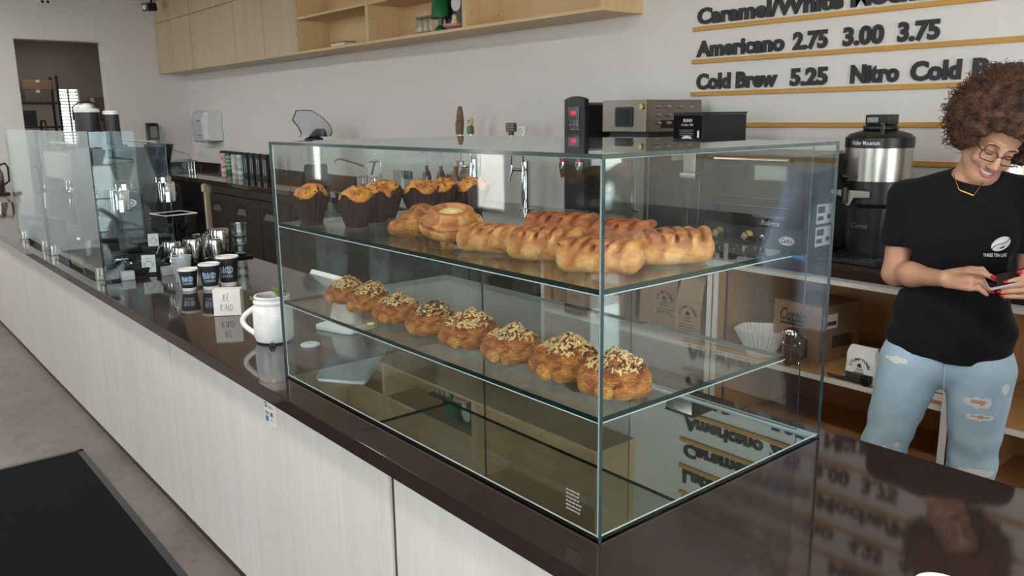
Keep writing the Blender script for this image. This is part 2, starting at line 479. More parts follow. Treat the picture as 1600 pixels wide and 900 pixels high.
# concrete floor: mottled warm grey, darker stains
def concrete():
    m = bpy.data.materials.new('stained_concrete'); m.use_nodes = True
    nt = m.node_tree; b = nt.nodes['Principled BSDF']; b.inputs['Roughness'].default_value = 0.42
    tc = nt.nodes.new('ShaderNodeTexCoord')
    def nz(sc, det, dis=0.0):
        n = nt.nodes.new('ShaderNodeTexNoise'); n.inputs['Scale'].default_value = sc; n.inputs['Detail'].default_value = det; n.inputs['Distortion'].default_value = dis
        nt.links.new(tc.outputs['Object'], n.inputs['Vector']); return n
    def ramp(src, stops):
        r = nt.nodes.new('ShaderNodeValToRGB'); e = r.color_ramp.elements
        while len(e) < len(stops): e.new(0.5)
        for k, (p, c) in enumerate(stops): e[k].position = p; e[k].color = lin(c)
        nt.links.new(src.outputs['Fac'], r.inputs['Fac']); return r
    a = ramp(nz(1.3, 8, 0.6), [(0.3, (86, 79, 74)), (0.5, (102, 95, 89)), (0.7, (116, 107, 99))])
    c = ramp(nz(9, 10, 1.2), [(0.25, (150, 146, 142)), (0.5, (240, 240, 240)), (0.75, (255, 255, 255))])
    mx = nt.nodes.new('ShaderNodeMix'); mx.data_type = 'RGBA'; mx.blend_type = 'MULTIPLY'; mx.inputs[0].default_value = 0.6
    nt.links.new(a.outputs['Color'], mx.inputs[6]); nt.links.new(c.outputs['Color'], mx.inputs[7])
    nt.links.new(mx.outputs[2], b.inputs['Base Color'])
    return m
FLOOR = concrete()

# ------------------------------------------------------------------ room shell
struct('floor', box(XL - 0.2, YF - 0.2, -0.1, XR + 0.2, YB + 0.2, 0.0), FLOOR)
struct('ceiling', box(XL - 0.2, YF - 0.2, ZC, XR + 0.2, YB + 0.2, ZC + 0.15), CEIL)
struct('wall_back', box(XL - 3.3, YB, 0, XR + 0.2, YB + 0.2, ZC), WALL)
rw = []; ys = YF - 0.2
for y0, y1, z0, z1 in SIDE_WINDOWS:
    rw.append(box(XR, ys, 0, XR + 0.2, y0, ZC)); rw.append(box(XR, y0, 0, XR + 0.2, y1, z0)); rw.append(box(XR, y0, z1, XR + 0.2, y1, ZC)); ys = y1
rw.append(box(XR, ys, 0, XR + 0.2, YB, ZC))
struct('wall_right', rw, WALL)
for k, (y0, y1, z0, z1) in enumerate(SIDE_WINDOWS):
    t = 0.05
    fr = struct('window_%d' % (k + 11), [box(XR + 0.04, y0, z0, XR + 0.14, y0 + t, z1), box(XR + 0.04, y1 - t, z0, XR + 0.14, y1, z1), box(XR + 0.04, y0, z0, XR + 0.14, y1, z0 + t), box(XR + 0.04, y0, z1 - t, XR + 0.14, y1, z1)], BLKMETAL)
    obj('pane', box(XR + 0.084, y0 + t, z0 + t, XR + 0.09, y1 - t, z1 - t), WGLASS, fr)
D0, D1, DZ = 2.03, 3.03, 2.65
struct('wall_left', [box(XL - 0.2, YF - 0.2, 0, XL, D0, ZC), box(XL - 0.2, D1, 0, XL, YB, ZC), box(XL - 0.2, D0, DZ, XL, D1, ZC)], WALL)
fw = []; xs = XL
for x0, x1, z0, z1 in WINDOWS:
    fw.append(box(xs, YF - 0.2, 0, x0, YF, ZC)); fw.append(box(x0, YF - 0.2, 0, x1, YF, z0)); fw.append(box(x0, YF - 0.2, z1, x1, YF, ZC)); xs = x1
fw.append(box(xs, YF - 0.2, 0, XR, YF, ZC))
struct('wall_front', fw, mat('taupe_wall_paint', (112, 104, 97), 0.8))
for k, (x0, x1, z0, z1) in enumerate(WINDOWS):  # the first frame belongs to the added high window
    t = 0.05
    fr = struct('window_%d' % (k + 1), [box(x0, YF - 0.14, z0, x0 + t, YF - 0.04, z1), box(x1 - t, YF - 0.14, z0, x1, YF - 0.04, z1), box(x0, YF - 0.14, z0, x1, YF - 0.04, z0 + t), box(x0, YF - 0.14, z1 - t, x1, YF - 0.04, z1)], BLKMETAL)
    obj('pane', box(x0 + t, YF - 0.09, z0 + t, x1 - t, YF - 0.084, z1 - t), WGLASS, fr)
struct('pavement', [box(-40, -30, -0.2, 30, YF - 0.2, -0.12), box(XR + 0.2, YF - 0.2, -0.2, 30, 12, -0.12)], mat('pale_pavement', (170, 168, 162), 0.9, noise=(6, 0.06)))
# added ceiling lights that fill the customer side, far end and back room
FILL_LAMP = mat('fill_lamp_diffuser', (255, 246, 232), 0.5, emit=2.5)
def ceiling_fill_light(x, y, k):
    t = thing('ceiling_fill_light', 'flush round ceiling light, %s' % k, 'light', (x, y, (ZC if x > XL else 2.95) - 0.0005))
    obj('rim', lathe([(0.22, 0), (0.22, -0.04), (0.2, -0.05), (0.19, -0.05), (0.19, -0.002)], 32, closed=True), WHITE, t)
    obj('diffuser', lathe([(0.188, -0.012), (0.188, -0.04), (0.1, -0.05), (0, -0.052)], 32), FILL_LAMP, t)
    ld = bpy.data.lights.new('fill_lamp', 'AREA'); ld.shape = 'DISK'; ld.size = 0.36; ld.energy = 26 if x > -6 else (46 if x > XL else 7); ld.color = (1, 0.97, 0.93)
    lo = bpy.data.objects.new('fill_lamp', ld); COL.objects.link(lo); lo.parent = t; lo.location = (0, 0, -0.06)
for k, (x, y) in enumerate(((-10.2, 0.3), (-7.6, 0.3), (-5.0, 0.3), (-2.4, 0.3), (0.2, 0.3), (-13.4, 2.2))):
    ceiling_fill_light(x, y, ('nearest the far wall', 'over the customer side by the sneeze guard', 'over the customer side by the paper cups', 'over the customer side before the display case', 'nearest the side windows', 'in the back room')[k])
# back room seen through the doorway
BX = -15.0
wz0, wz1, wy0, wy1 = 1.30, 2.16, 3.08, 3.38
struct('floor_backroom', box(BX - 0.2, 1.2, -0.1, XL - 0.2, YB, 0.0), FLOOR)
struct('ceiling_backroom', box(BX - 0.2, 1.2, 2.95, XL - 0.2, YB, 3.1), CEIL)
struct('wall_backroom_near', box(BX - 0.2, 1.0, 0, XL - 0.2, 1.2, 3.1), WALL2)
struct('wall_backroom_far', [box(BX - 0.2, 1.2, 0, BX, wy0, 3.1), box(BX - 0.2, wy1, 0, BX, YB, 3.1), box(BX - 0.2, wy0, 0, BX, wy1, wz0), box(BX - 0.2, wy0, wz1, BX, wy1, 3.1)], WALL2)
w6 = struct('window_10', [box(BX - 0.03, wy0 - 0.05, wz0 - 0.05, BX + 0.03, wy0, wz1 + 0.05), box(BX - 0.03, wy1, wz0 - 0.05, BX + 0.03, wy1 + 0.05, wz1 + 0.05), box(BX - 0.03, wy0, wz1, BX + 0.03, wy1, wz1 + 0.05), box(BX - 0.03, wy0, wz0 - 0.05, BX + 0.03, wy1, wz0), box(BX - 0.02, (wy0 + wy1) / 2 - 0.012, wz0, BX + 0.02, (wy0 + wy1) / 2 + 0.012, wz1)], WALL2)
obj('pane', box(BX - 0.1, wy0, wz0, BX - 0.094, wy1, wz1), WGLASS, w6)
sl_me = mesh_of('slat', xf(box(-0.016, wy0 + 0.005, -0.0015, 0.016, wy1 - 0.005, 0.0015), rot=(0, R(38), 0)), mat('blind_slat', (206, 200, 190), 0.6))
for k in range(17):
    s = obj('slat', sl_me, None, w6); s.location = (BX - 0.05, 0, wz0 + 0.03 + k * 0.049)
pl = bpy.data.lights.new('window_daylight', 'AREA'); pl.shape = 'RECTANGLE'; pl.size = wy1 - wy0; pl.size_y = wz1 - wz0; pl.cycles.is_portal = True
po = bpy.data.objects.new('window_daylight', pl); COL.objects.link(po); po.location = (BX - 0.15, (wy0 + wy1) / 2, (wz0 + wz1) / 2); po.rotation_euler = (0, R(-90), R(0))
# rear yard beyond the back room window stays open sky; storage rack with boxes
rk = thing('storage_rack', 'black storage rack in the back room beyond the doorway', 'rack', (-13.85, 2.45, 0))
for dx in (-0.2, 0.2):
    for dy in (-0.42, 0.36): obj('post', box(dx - 0.015, dy - 0.015, 0, dx + 0.015, dy + 0.015, 2.3), BLKMETAL, rk)
for z in (0.3, 1.0, 1.56, 1.9): obj('shelf', box(-0.22, -0.44, z, 0.22, 0.38, z + 0.025), BLKMETAL, rk)
def carton(x, y, z, sx, sy, sz, m, label, printed=True):
    t = thing('carton', label, 'box', (x, y, z))
    obj('body', box(-sx / 2, -sy / 2, 0, sx / 2, sy / 2, sz), m, t, bevel=0.004)
    obj('tape', box(-sx / 2 - 0.001, -0.025, sz * 0.75, sx / 2 + 0.001, 0.025, sz + 0.0012), PAPERW, t)
    return t
carton(-13.78, 2.56, 2.105, 0.3, 0.36, 0.13, CARD, 'brown carton on top of a grey carton on the storage rack')
carton(-13.78, 2.55, 1.926, 0.3, 0.34, 0.175, mat('grey_carton', (120, 112, 106), 0.8), 'grey carton under the brown carton on the storage rack')
carton(-13.8, 2.3, 1.59, 0.3, 0.4, 0.22, BLACK, 'black crate on the lower shelf of the storage rack')
ck = thing('wire_cart', 'steel tube cart standing in the back room doorway', 'cart', (-12.75, 2.62, 0))
for dy in (-0.22, 0.22):
    obj('side_frame', tube([(-0.15, dy, 0), (-0.15, dy, 1.62), (-0.12, dy, 1.66), (0.12, dy, 1.66), (0.15, dy, 1.62), (0.15, dy, 0)], 0.013, 8), DARKSTEEL, ck)
for z in (0.3, 0.95, 1.5): obj('shelf', box(-0.16, -0.23, z, 0.16, 0.23, z + 0.015), DARKSTEEL, ck)
hood = thing('range_hood', 'grey cabinet high on the back room wall right of the blinds', 'cabinet', (-14.75, 3.72, 1.72))
obj('body', box(-0.2, -0.22, 0, 0.2, 0.25, 0.3), mat('grey_brown_laminate', (120, 104, 92), 0.6), hood, bevel=0.006)
obj('door', box(0.2, -0.21, 0.02, 0.215, 0.24, 0.28), mat('grey_brown_door', (132, 114, 100), 0.6), hood)
obj('lower_shelf', box(-0.2, -0.25, -0.06, 0.2, 0.25, -0.035), BLKMETAL, hood)

# ------------------------------------------------------------------ service counter (front)
CT = 0.848
CX0, CX1, CY0, CY1 = -9.75, 1.5, 0.947, 1.895
wt = thing('counter_worktop', 'long glossy dark brown stone worktop of the service counter', 'worktop')
obj('slab', box(CX0, CY0, CT - 0.046, CX1, CY1, CT), QUARTZ, wt, bevel=0.003)
obj('front_lip', box(CX0, CY0 + 0.012, CT - 0.052, CX1, CY0 + 0.05, CT - 0.046), BLACK, wt)
sc = thing('service_counter', 'service counter clad in pale ash panels facing the customers', 'counter')
obj('carcass', box(CX0 + 0.03, CY0 + 0.06, 0.02, CX1 - 0.03, CY0 + 0.10, CT - 0.053), BLACK, sc)
obj('back_carcass', box(CX0 + 0.03, CY1 - 0.06, 0.02, CX1 - 0.03, CY1 - 0.035, CT - 0.053), PLYIN, sc)
obj('end_panel', box(CX0 + 0.01, CY0 + 0.035, 0.02, CX0 + 0.03, CY1 - 0.03, CT - 0.053), LAM, sc)
obj('end_panel', box(CX1 - 0.03, CY0 + 0.035, 0.02, CX1 - 0.01, CY1 - 0.03, CT - 0.053), LAM, sc)
px = [-9.73, -8.2, -6.85, -4.69, -3.335, -1.65, -0.05, 1.48]
gw = lambda v: 0.013 if v == -1.65 else 0.006
for a, b in zip(px[:-1], px[1:]):
    obj('front_panel', box(a + gw(a), CY0 + 0.028, 0.035, b - gw(b), CY0 + 0.046, CT - 0.053), LAM, sc, bevel=0.001)
for a in px[1:-1]:
    obj('joint_strip', box(a - gw(a), CY0 + 0.038, 0.035, a + gw(a), CY0 + 0.05, CT - 0.053), DARKSTEEL, sc)
obj('base_strip', box(CX0 + 0.02, CY0 + 0.034, 0.0, CX1 - 0.02, CY0 + 0.06, 0.034), BLACK, sc)

# payment sticker on the panel
st = thing('payment_sticker', 'small white payment card sticker below the worktop edge', 'sticker', (-2.367, CY0 + 0.0278, 0.744))
obj('sheet', box(-0.042, -0.0006, -0.037, 0.042, 0, 0.037), PAPERW, st)
def flat(t, shape, m, nm, y=-0.001): return obj(nm, ([(p[0], y - p[2], p[1]) for p in shape[0]], shape[1]), m, t, smooth=0, fixn=False)
GREYINK = mat('grey_ink', (60, 62, 66), 0.6)
flat(st, xf(text_shape('Square', 0.016), (-0.015, 0.018, 0)), GREYINK, 'lettering')
obj('square_mark', prism(rrect(0.017, 0.017, 0.004, cx=-0.028, cy=0.024), -0.0014, -0.0007), INK, st)
obj('square_mark_centre', prism(rrect(0.009, 0.009, 0.002, cx=-0.028, cy=0.024), -0.0018, -0.0014), PAPERW, st)
flat(st, xf(text_shape('VISA', 0.014, bold=0.0004), (-0.034, -0.006, 0)), mat('navy_ink', (34, 42, 92), 0.6), 'lettering')
def disc(cx, cz, r, y0, y1): return prism([(cx + r * math.cos(2 * math.pi * i / 20), cz + r * math.sin(2 * math.pi * i / 20)) for i in range(20)], y0, y1)
obj('red_disc', disc(0.012, -0.001, 0.0075, -0.0014, -0.0007), mat('red_ink', (222, 62, 46), 0.6), st)
obj('orange_disc', disc(0.02, -0.001, 0.0075, -0.0013, -0.0007), mat('orange_ink', (240, 150, 60), 0.6), st)
obj('blue_patch', box(-0.03, -0.0014, -0.03, -0.012, -0.0007, -0.012), mat('blue_ink', (40, 120, 180), 0.6), st)
flat(st, xf(text_shape('DISC', 0.009), (0.004, -0.022, 0)), GREYINK, 'lettering')

# floor mat
fm = thing('floor_mat', 'large black ribbed floor mat in front of the counter', 'mat')
obj('pile', box(-4.43, -1.2, 0.0, -1.2, 0.80, 0.010), RUBBER, fm, bevel=0.004)
obj('border', [box(-4.45, 0.80, 0.0, -1.2, 0.83, 0.006), box(-4.46, -1.2, 0, -4.43, 0.83, 0.006)], BLACK, fm)

# ------------------------------------------------------------------ glass display case
GX0, GX1, GY0, GY1, GZ0, GZ1 = -2.371, -0.998, 1.036, 1.827, CT, 1.582
T = 0.008
def pane(name, b, parent, axis, gm=GLASS, em=EDGE):
    """a glass slab; the narrow faces carry the polished edge"""
    v, f = box(*b)
    me = mesh_of(name, [(v, f)], [gm, em], smooth=0)
    for p in me.polygons:
        n = p.normal
        p.material_index = 0 if abs(n[axis]) > 0.9 else 1
    return obj(name, me, None, parent)
dc = thing('display_case', 'tall glass pastry display case with two glass shelves on the worktop', 'display case')
obj('base_plate', box(GX0 + 0.012, GY0 + 0.012, GZ0 + 0.0005, GX1 - 0.012, GY1 - 0.004, GZ0 + 0.006), MIRR, dc)
pane('front_pane', (GX0, GY0, GZ0, GX1, GY0 + T, GZ1 - T), dc, 1, em=EDGEL)
pane('side_pane', (GX0, GY0 + T + 0.0005, GZ0, GX0 + T, GY1, GZ1 - T), dc, 0, em=EDGEL)
pane('side_pane', (GX1 - T, GY0 + T + 0.0005, GZ0, GX1, GY1, GZ1 - T), dc, 0, em=EDGEL)
pane('top_pane', (GX0, GY0, GZ1 - T + 0.0003, GX1, GY1, GZ1), dc, 2, em=mat('grey_green_edge', (62, 74, 72), 0.12, spec=0.7))
SH1, SH2 = 1.340, 1.097
for z in (SH1, SH2):
    pane('shelf', (GX0 + T + 0.001, GY0 + T + 0.001, z - 0.010, GX1 - T - 0.001, 1.66, z), dc, 2, GLASSG)
SEAL = mat('clear_silicone', (196, 210, 212), 0.15, spec=0.8)
def seal(a, b, r): obj('silicone_seam', tube([a, b], r, 6), SEAL, dc)
for z in (SH1, SH2):
    seal((GX0 + T, GY0 + T, z - 0.011), (GX1 - T, GY0 + T, z - 0.011), 0.0012)
    seal((GX1 - T, GY0 + T, z - 0.011), (GX1 - T, 1.66, z - 0.011), 0.0012)
seal((GX1 - T, GY0 + T, GZ0 + 0.008), (GX1 - T, GY0 + T, GZ1 - T), 0.0028)
seal((GX0 + T, GY0 + T, GZ0 + 0.008), (GX0 + T, GY0 + T, GZ1 - T), 0.0012)
seal((GX0 + T, GY0 + T, GZ0 + 0.009), (GX1 - T, GY0 + T, GZ0 + 0.009), 0.0015)
seal((GX1 - T, GY0 + T, GZ0 + 0.009), (GX1 - T, GY1, GZ0 + 0.009), 0.0015)
seal((GX0 + T, GY0 + T, GZ1 - T), (GX1 - T, GY0 + T, GZ1 - T), 0.002)
seal((GX1 - T, GY0 + T, GZ1 - T), (GX1 - T, GY1, GZ1 - T), 0.002)
# rear sliding doors
mid = (GX0 + GX1) / 2
for x0, x1, y in ((GX0 + T + 0.002, mid + 0.06, GY1 - 0.010), (mid - 0.06, GX1 - 0.055, GY1 - 0.020)):
    pane('sliding_door', (x0, y, GZ0 + 0.012, x1, y + 0.005, GZ1 - T - 0.002), dc, 1, em=EDGEL)
obj('door_track', box(GX0 + T, GY1 - 0.024, GZ0 + 0.006, GX1 - T, GY1 - 0.003, GZ0 + 0.011), SEAL, dc)
dash = []
for r_ in range(6):
    x_ = 0.0
    for q_ in range(5):
        w_ = 0.004 + 0.005 * random.random(); dash.append(box(GX1 - 0.088 + x_, GY0 - 0.0006, GZ0 + 0.082 - r_ * 0.008, GX1 - 0.088 + x_ + w_, GY0 - 0.0001, GZ0 + 0.085 - r_ * 0.008)); x_ += w_ + 0.002
obj('etched_mark', dash, mat('etched_white', (150, 150, 146), 0.7), dc)

# ------------------------------------------------------------------ back counter
BZ, BF = 0.99, 3.31
bw = thing('back_worktop', 'glossy dark brown stone worktop along the back wall', 'worktop')
obj('slab', box(XL + 0.001, BF, BZ - 0.045, 2.0, YB - 0.001, BZ), QUARTZ, bw, bevel=0.003)
for b_ in (box(XL + 0.021, YB - 0.02, BZ, -7.3, YB - 0.001, BZ + 0.09), box(-2.6, YB - 0.02, BZ, 2.0, YB - 0.001, BZ + 0.09), box(XL + 0.001, BF + 0.02, BZ, XL + 0.02, YB - 0.001, BZ + 0.09)):
    obj('backsplash', b_, QUARTZ, bw)
# black cupboard at the far end
def cupboard(x0, x1, n, label):
    t = thing('base_cupboard', label, 'cupboard', ((x0 + x1) / 2, BF + 0.4, 0))
    w = x1 - x0
    obj('body', box(-w / 2, -0.36, 0.0, w / 2, 0.36, BZ - 0.046), BLACK, t)
    for i in range(n):
        a = -w / 2 + w * i / n; b = a + w / n
        d = obj('door', box(a + 0.004, -0.385, 0.1, b - 0.004, -0.361, BZ - 0.06), BLACKG, t, bevel=0.002)
        obj('edge_strip', box(b - 0.018, -0.388, 0.1, b - 0.006, -0.385, BZ - 0.06), DARKSTEEL, d)
cupboard(XL + 0.01, -9.50, 3, 'gloss black base cupboard under the far end of the back worktop')
ps = thing('wooden_post', 'pale wooden upright between the black cupboard and the steel fridge', 'post', (-9.42, BF + 0.03, 0))
obj('upright', box(-0.028, -0.03, 0, 0.028, 0.05, BZ - 0.047), MAPLE, ps)
obj('bracket', box(-0.045, -0.045, BZ - 0.14, 0.028, -0.031, BZ - 0.06), MAPLE, ps)
def fridge(x0, x1, n, label):
    t = thing('undercounter_fridge', label, 'fridge', ((x0 + x1) / 2, BF + 0.4, 0)); w = x1 - x0
    obj('body', box(-w / 2, -0.34, 0.08, w / 2, 0.36, BZ - 0.05), DARKSTEEL, t)
    obj('grille', box(-w / 2, -0.37, BZ - 0.135, w / 2, -0.341, BZ - 0.055), DARKSTEEL, t, bevel=0.003)
    obj('badge', box(-0.09 - w * 0.12, -0.374, BZ - 0.12, 0.01 - w * 0.12, -0.3705, BZ - 0.075), BLACK, t)
    for i in range(n):
        a = -w / 2 + w * i / n; b = a + w / n
        d = obj('door', box(a + 0.006, -0.385, 0.12, b - 0.006, -0.342, BZ - 0.145), DARKSTEEL, t, bevel=0.004)
        hp = [(a + 0.07, BZ - 0.33), (a + 0.07, BZ - 0.22), (a + 0.30, BZ - 0.22), (a + 0.36, BZ - 0.33)]
        obj('handle_recess', prism(hp, -0.387, -0.3851), BLACK, d)
        obj('handle_plate', prism([(a + 0.08, BZ - 0.325), (a + 0.15, BZ - 0.26), (a + 0.30, BZ - 0.26), (a + 0.345, BZ - 0.325)], -0.391, -0.3871), STEEL, d)
    for sx in (-1, 1): obj('foot', cyl((sx * (w / 2 - 0.08), -0.2, 0), (sx * (w / 2 - 0.08), -0.2, 0.08), 0.025), BLACK, t)
fridge(-9.30, -6.55, 4, 'dark steel undercounter fridge beside the wooden post')
fridge(-6.50, -3.78, 4, 'dark steel undercounter fridge beside the open wooden shelves')
# open shelving units
def shelving(x0, x1, label, shelf_z):
    t = thing('open_shelf_unit', label, 'shelf unit', ((x0 + x1) / 2, 0, 0)); w = x1 - x0
    y0, y1 = BF + 0.035, YB - 0.01
    for s in (-1, 1):
        xa, xb = sorted((s * w / 2, s * (w / 2 - 0.028)))
        sd = obj('side_panel', box(xa, y0 + 0.004, 0, xb, y1, BZ - 0.085), PLYIN, t)
        obj('edge_band', box(xa, y0, 0, xb, y0 + 0.004, BZ - 0.085), LAM, sd)
    obj('back_panel', box(-w / 2 + 0.028, y1 - 0.012, 0, w / 2 - 0.028, y1, BZ - 0.085), PLYIN, t)
    obj('top_rail', box(-w / 2, y0 - 0.006, BZ - 0.084, w / 2, y0 + 0.03, BZ - 0.046), LAMX, t)
    obj('top_panel', box(-w / 2, y0 + 0.031, BZ - 0.084, w / 2, y1, BZ - 0.066), PLYIN, t)
    for z in (shelf_z, 0.09):
        s = obj('shelf', box(-w / 2 + 0.028, y0 + 0.010, z - 0.024, w / 2 - 0.028, y1 - 0.013, z), PLYIN, t)
        obj('edge_band', box(-w / 2 + 0.028, y0 + 0.004, z - 0.024, w / 2 - 0.028, y0 + 0.010, z), LAMX, s)
    for s in (-1, 1):
        obj('shelf_standard', box(s * (w / 2 - 0.03) - 0.002, y0 + 0.06, 0.15, s * (w / 2 - 0.03) + 0.002, y0 + 0.078, BZ - 0.1), STEEL, t)
    obj('toe_kick', box(-w / 2 + 0.028, y0 + 0.05, 0, w / 2 - 0.028, y0 + 0.062, 0.065), BLACK, t)
SHZ = 0.478
shelving(-3.74, -2.455, 'open wooden shelf unit holding the brown coffee bags', SHZ)
shelving(-2.445, -1.285, 'open wooden shelf unit holding the carton and paper filters', SHZ)
shelving(-1.275, -0.1, 'open wooden shelf unit behind the barista, at the right edge', 0.455)
# side counter by the far wall with a jug
sd = thing('side_counter', 'small dark topped counter against the far wall at the left edge', 'counter', (XL + 0.35, 0.95, 0))
obj('top', box(-0.34, -0.7, 0.80, 0.30, 0.73, 0.84), QUARTZ, sd, bevel=0.003)
obj('apron', box(-0.34, -0.68, 0.70, 0.26, 0.70, 0.799), LAM, sd)
obj('body', box(-0.34, -0.66, 0, 0.22, 0.68, 0.699), LAM, sd)

# ------------------------------------------------------------------ overhead cabinets
OY, OZ = 3.715, 2.262
def wallcab(x0, x1, doors, zsplit, label):
    t = thing('wall_cabinet', label, 'cabinet'); zt = ZC - 0.005
    obj('body', box(x0, OY + 0.02, OZ, x1, YB - 0.001, zt), MAPLE, t)
    for a, b in zip(doors[:-1], doors[1:]):
        obj('door', box(a + 0.004, OY, OZ, b - 0.004, OY + 0.0195, zsplit - 0.004), MAPLE, t, bevel=0.001)
        obj('upper_door', box(a + 0.004, OY, zsplit + 0.004, b - 0.004, OY + 0.0195, zt), MAPLE, t, bevel=0.001)
wallcab(XL + 0.005, -10.56, [XL + 0.005, -11.27, -10.56], 2.915, 'closed maple wall cabinet in the corner by the far wall')
wallcab(-10.555, -7.69, [-10.555, -9.2, -8.43, -7.69], 2.915, 'closed maple wall cabinet beside the open shelves')
def cubby(x0, x1, zmid, label, left=True):
    t = thing('wall_shelf', label, 'shelf'); zt = ZC - 0.005
    obj('bottom_panel', box(x0, OY, OZ, x1, YB - 0.001, OZ + 0.022), BIRCH, t)
    obj('back_panel', box(x0 + 0.022, YB - 0.014, OZ + 0.022, x1 - 0.022, YB - 0.002, zt), BIRCH, t)
    for xa in (x0, x1 - 0.022): obj('side_panel', box(xa, OY, OZ + 0.022, xa + 0.022, YB - 0.002, zt), BIRCHZ, t)
    if zmid: obj('middle_shelf', box(x0 + 0.022, OY + 0.005, zmid - 0.022, x1 - 0.022, YB - 0.015, zmid), BIRCH, t)
    for xa, s in ((x0 + 0.022, 1), (x1 - 0.022, -1)):
        obj('peg_holes', [cbox((xa + s * 0.0006, OY + dy, OZ + 0.12 + 0.09 * k), (0.001, 0.007, 0.007)) for k in range(8) for dy in (0.05, 0.3)], BLACK, t)
cubby(-7.685, -6.34, 2.60, 'open birch wall shelf next to the closed maple doors')
cubby(-6.338, -4.97, 2.60, 'middle open birch wall shelf with the dark bottle set')
cubby(-4.968, -3.59, 2.95, 'open birch wall shelf nearest the menu rails')
bkt = thing('small_box', 'small open carton on the wall shelf beside the maple doors', 'box', (-7.0, 3.85, OZ + 0.0225))
obj('body', box(-0.12, -0.06, 0, 0.12, 0.06, 0.05), CARD, bkt, bevel=0.003)
obj('label_band', box(-0.121, -0.061, 0.015, 0.121, 0.061, 0.035), PAPERW, bkt)
GREEN = mat('green_enamel', (18, 106, 58), 0.3)
lc = thing('green_canister', 'green canister standing on the middle wall shelf', 'canister', (-5.38, 3.80, OZ + 0.0225))
obj('body', lathe([(0.045, 0), (0.05, 0.01), (0.05, 0.02), (0.02, 0.05), (0.02, 0.10), (0.075, 0.11), (0.06, 0.24), (0.045, 0.26), (0, 0.26)], 24), GREEN, lc)
obj('rim', lathe([(0.02, 0.098), (0.078, 0.100), (0.078, 0.112), (0.02, 0.114)], 24), BLACK, lc)
bb = thing('black_box', 'black printed box behind the green canister on the wall shelf', 'box', (-5.20, 3.9, OZ + 0.0225))
obj('body', box(-0.16, -0.07, 0, 0.14, 0.07, 0.30), BLACK, bb, bevel=0.003)
obj('print', disc(-0.02, 0.2, 0.06, -0.0712, -0.0702), PAPERW, bb)
jj = thing('jar_pair_tray', 'clear jar tray at the foot of the green canister', 'tray', (-5.62, 3.82, OZ + 0.0225))
for k in range(3):
    j = obj('jar', lathe([(0.03, 0), (0.034, 0.01), (0.034, 0.1), (0.028, 0.115), (0.024, 0.115), (0.03, 0.1), (0.03, 0.012), (0, 0.01)], 18, c=(-0.075 + k * 0.075, 0, 0.008)), CLEARPL, jj)
    obj('lid', lathe([(0.033, 0.116), (0.033, 0.132), (0, 0.134)], 18, c=(-0.075 + k * 0.075, 0, 0.008)), DARKSTEEL, j)
obj('base', box(-0.12, -0.045, 0, 0.12, 0.045, 0.008), BLACK, jj)
pk = thing('pink_tray', 'pink dish in front of the black box on the wall shelf', 'dish', (-5.16, 3.77, OZ + 0.0225))
obj('dish', lathe([(0.05, 0), (0.085, 0.02), (0.09, 0.035), (0.082, 0.035), (0.05, 0.01), (0, 0.01)], 24), mat('pink_ceramic', (206, 150, 150), 0.3), pk)
obj('figurine', lathe([(0.022, 0.01), (0.028, 0.04), (0.018, 0.075), (0.02, 0.1), (0, 0.115)], 16), mat('cream_glaze', (226, 200, 150), 0.4), pk)

# security camera, ceiling sensor
scm = thing('security_camera', 'black security camera under the ceiling in the corner', 'camera', (-11.45, 3.56, ZC))
obj('mount', lathe([(0.05, -0.0), (0.05, -0.02), (0.014, -0.03), (0.014, -0.09), (0, -0.09)], 18), BLACK, scm)
obj('housing', xf(box(-0.05, -0.12, -0.05, 0.05, 0.07, 0.05), (0.05, -0.03, -0.13), (R(8), 0, R(40))), BLACK, scm, bevel=0.012)
obj('lens', xf(cyl((0, -0.14, 0), (0, -0.121, 0), 0.03), (0.05, -0.03, -0.13), (R(8), 0, R(40))), BLACKG, scm)
sn = thing('wall_sensor', 'white motion sensor high on the far wall', 'sensor', (XL + 0.001, 2.42, 3.10))
obj('body', box(0, -0.07, -0.03, 0.05, 0.07, 0.06), WHITE, sn, bevel=0.01)
obj('eye', [cyl((0.05, dy, 0), (0.053, dy, 0), 0.018) for dy in (-0.03, 0.03)], BLACK, sn)

# ------------------------------------------------------------------ menu rails with letters
ROWS = [(1.400, []), (1.584, []),
        (1.764, [('Cold Brew', -3.157, -2.612), ('5.25', -2.535, -2.317), ('Nitro', -2.193, -1.945), ('Cold', -1.892, -1.659), ('Brew', -1.612, -1.32)]),
        (1.950, [('Americano', -3.165, -2.58), ('2.75', -2.53, -2.33), ('3.00', -2.247, -2.035), ('3.75', -1.968, -1.770)]),
        (2.135, [('Caramel/White Mocha/Mocha', -3.165, -1.40)]),
        (2.320, [('Latte/Cappuccino', -3.165, -2.10), ('4.25', -2.02, -1.82), ('4.50', -1.74, -1.53)]),
        (2.505, [('Espresso', -3.165, -2.62), ('2.50', -2.55, -2.35), ('Macchiato', -2.12, -1.50)]),
        (2.690, [('Drip', -3.165, -2.93), ('2.25', -2.86, -2.66), ('2.75', -2.58, -2.38)])]
RNAME = {1.400: 'ochre menu rail without letters, lowest on the wall', 1.584: 'bare ochre menu rail just below the Cold Brew row'}
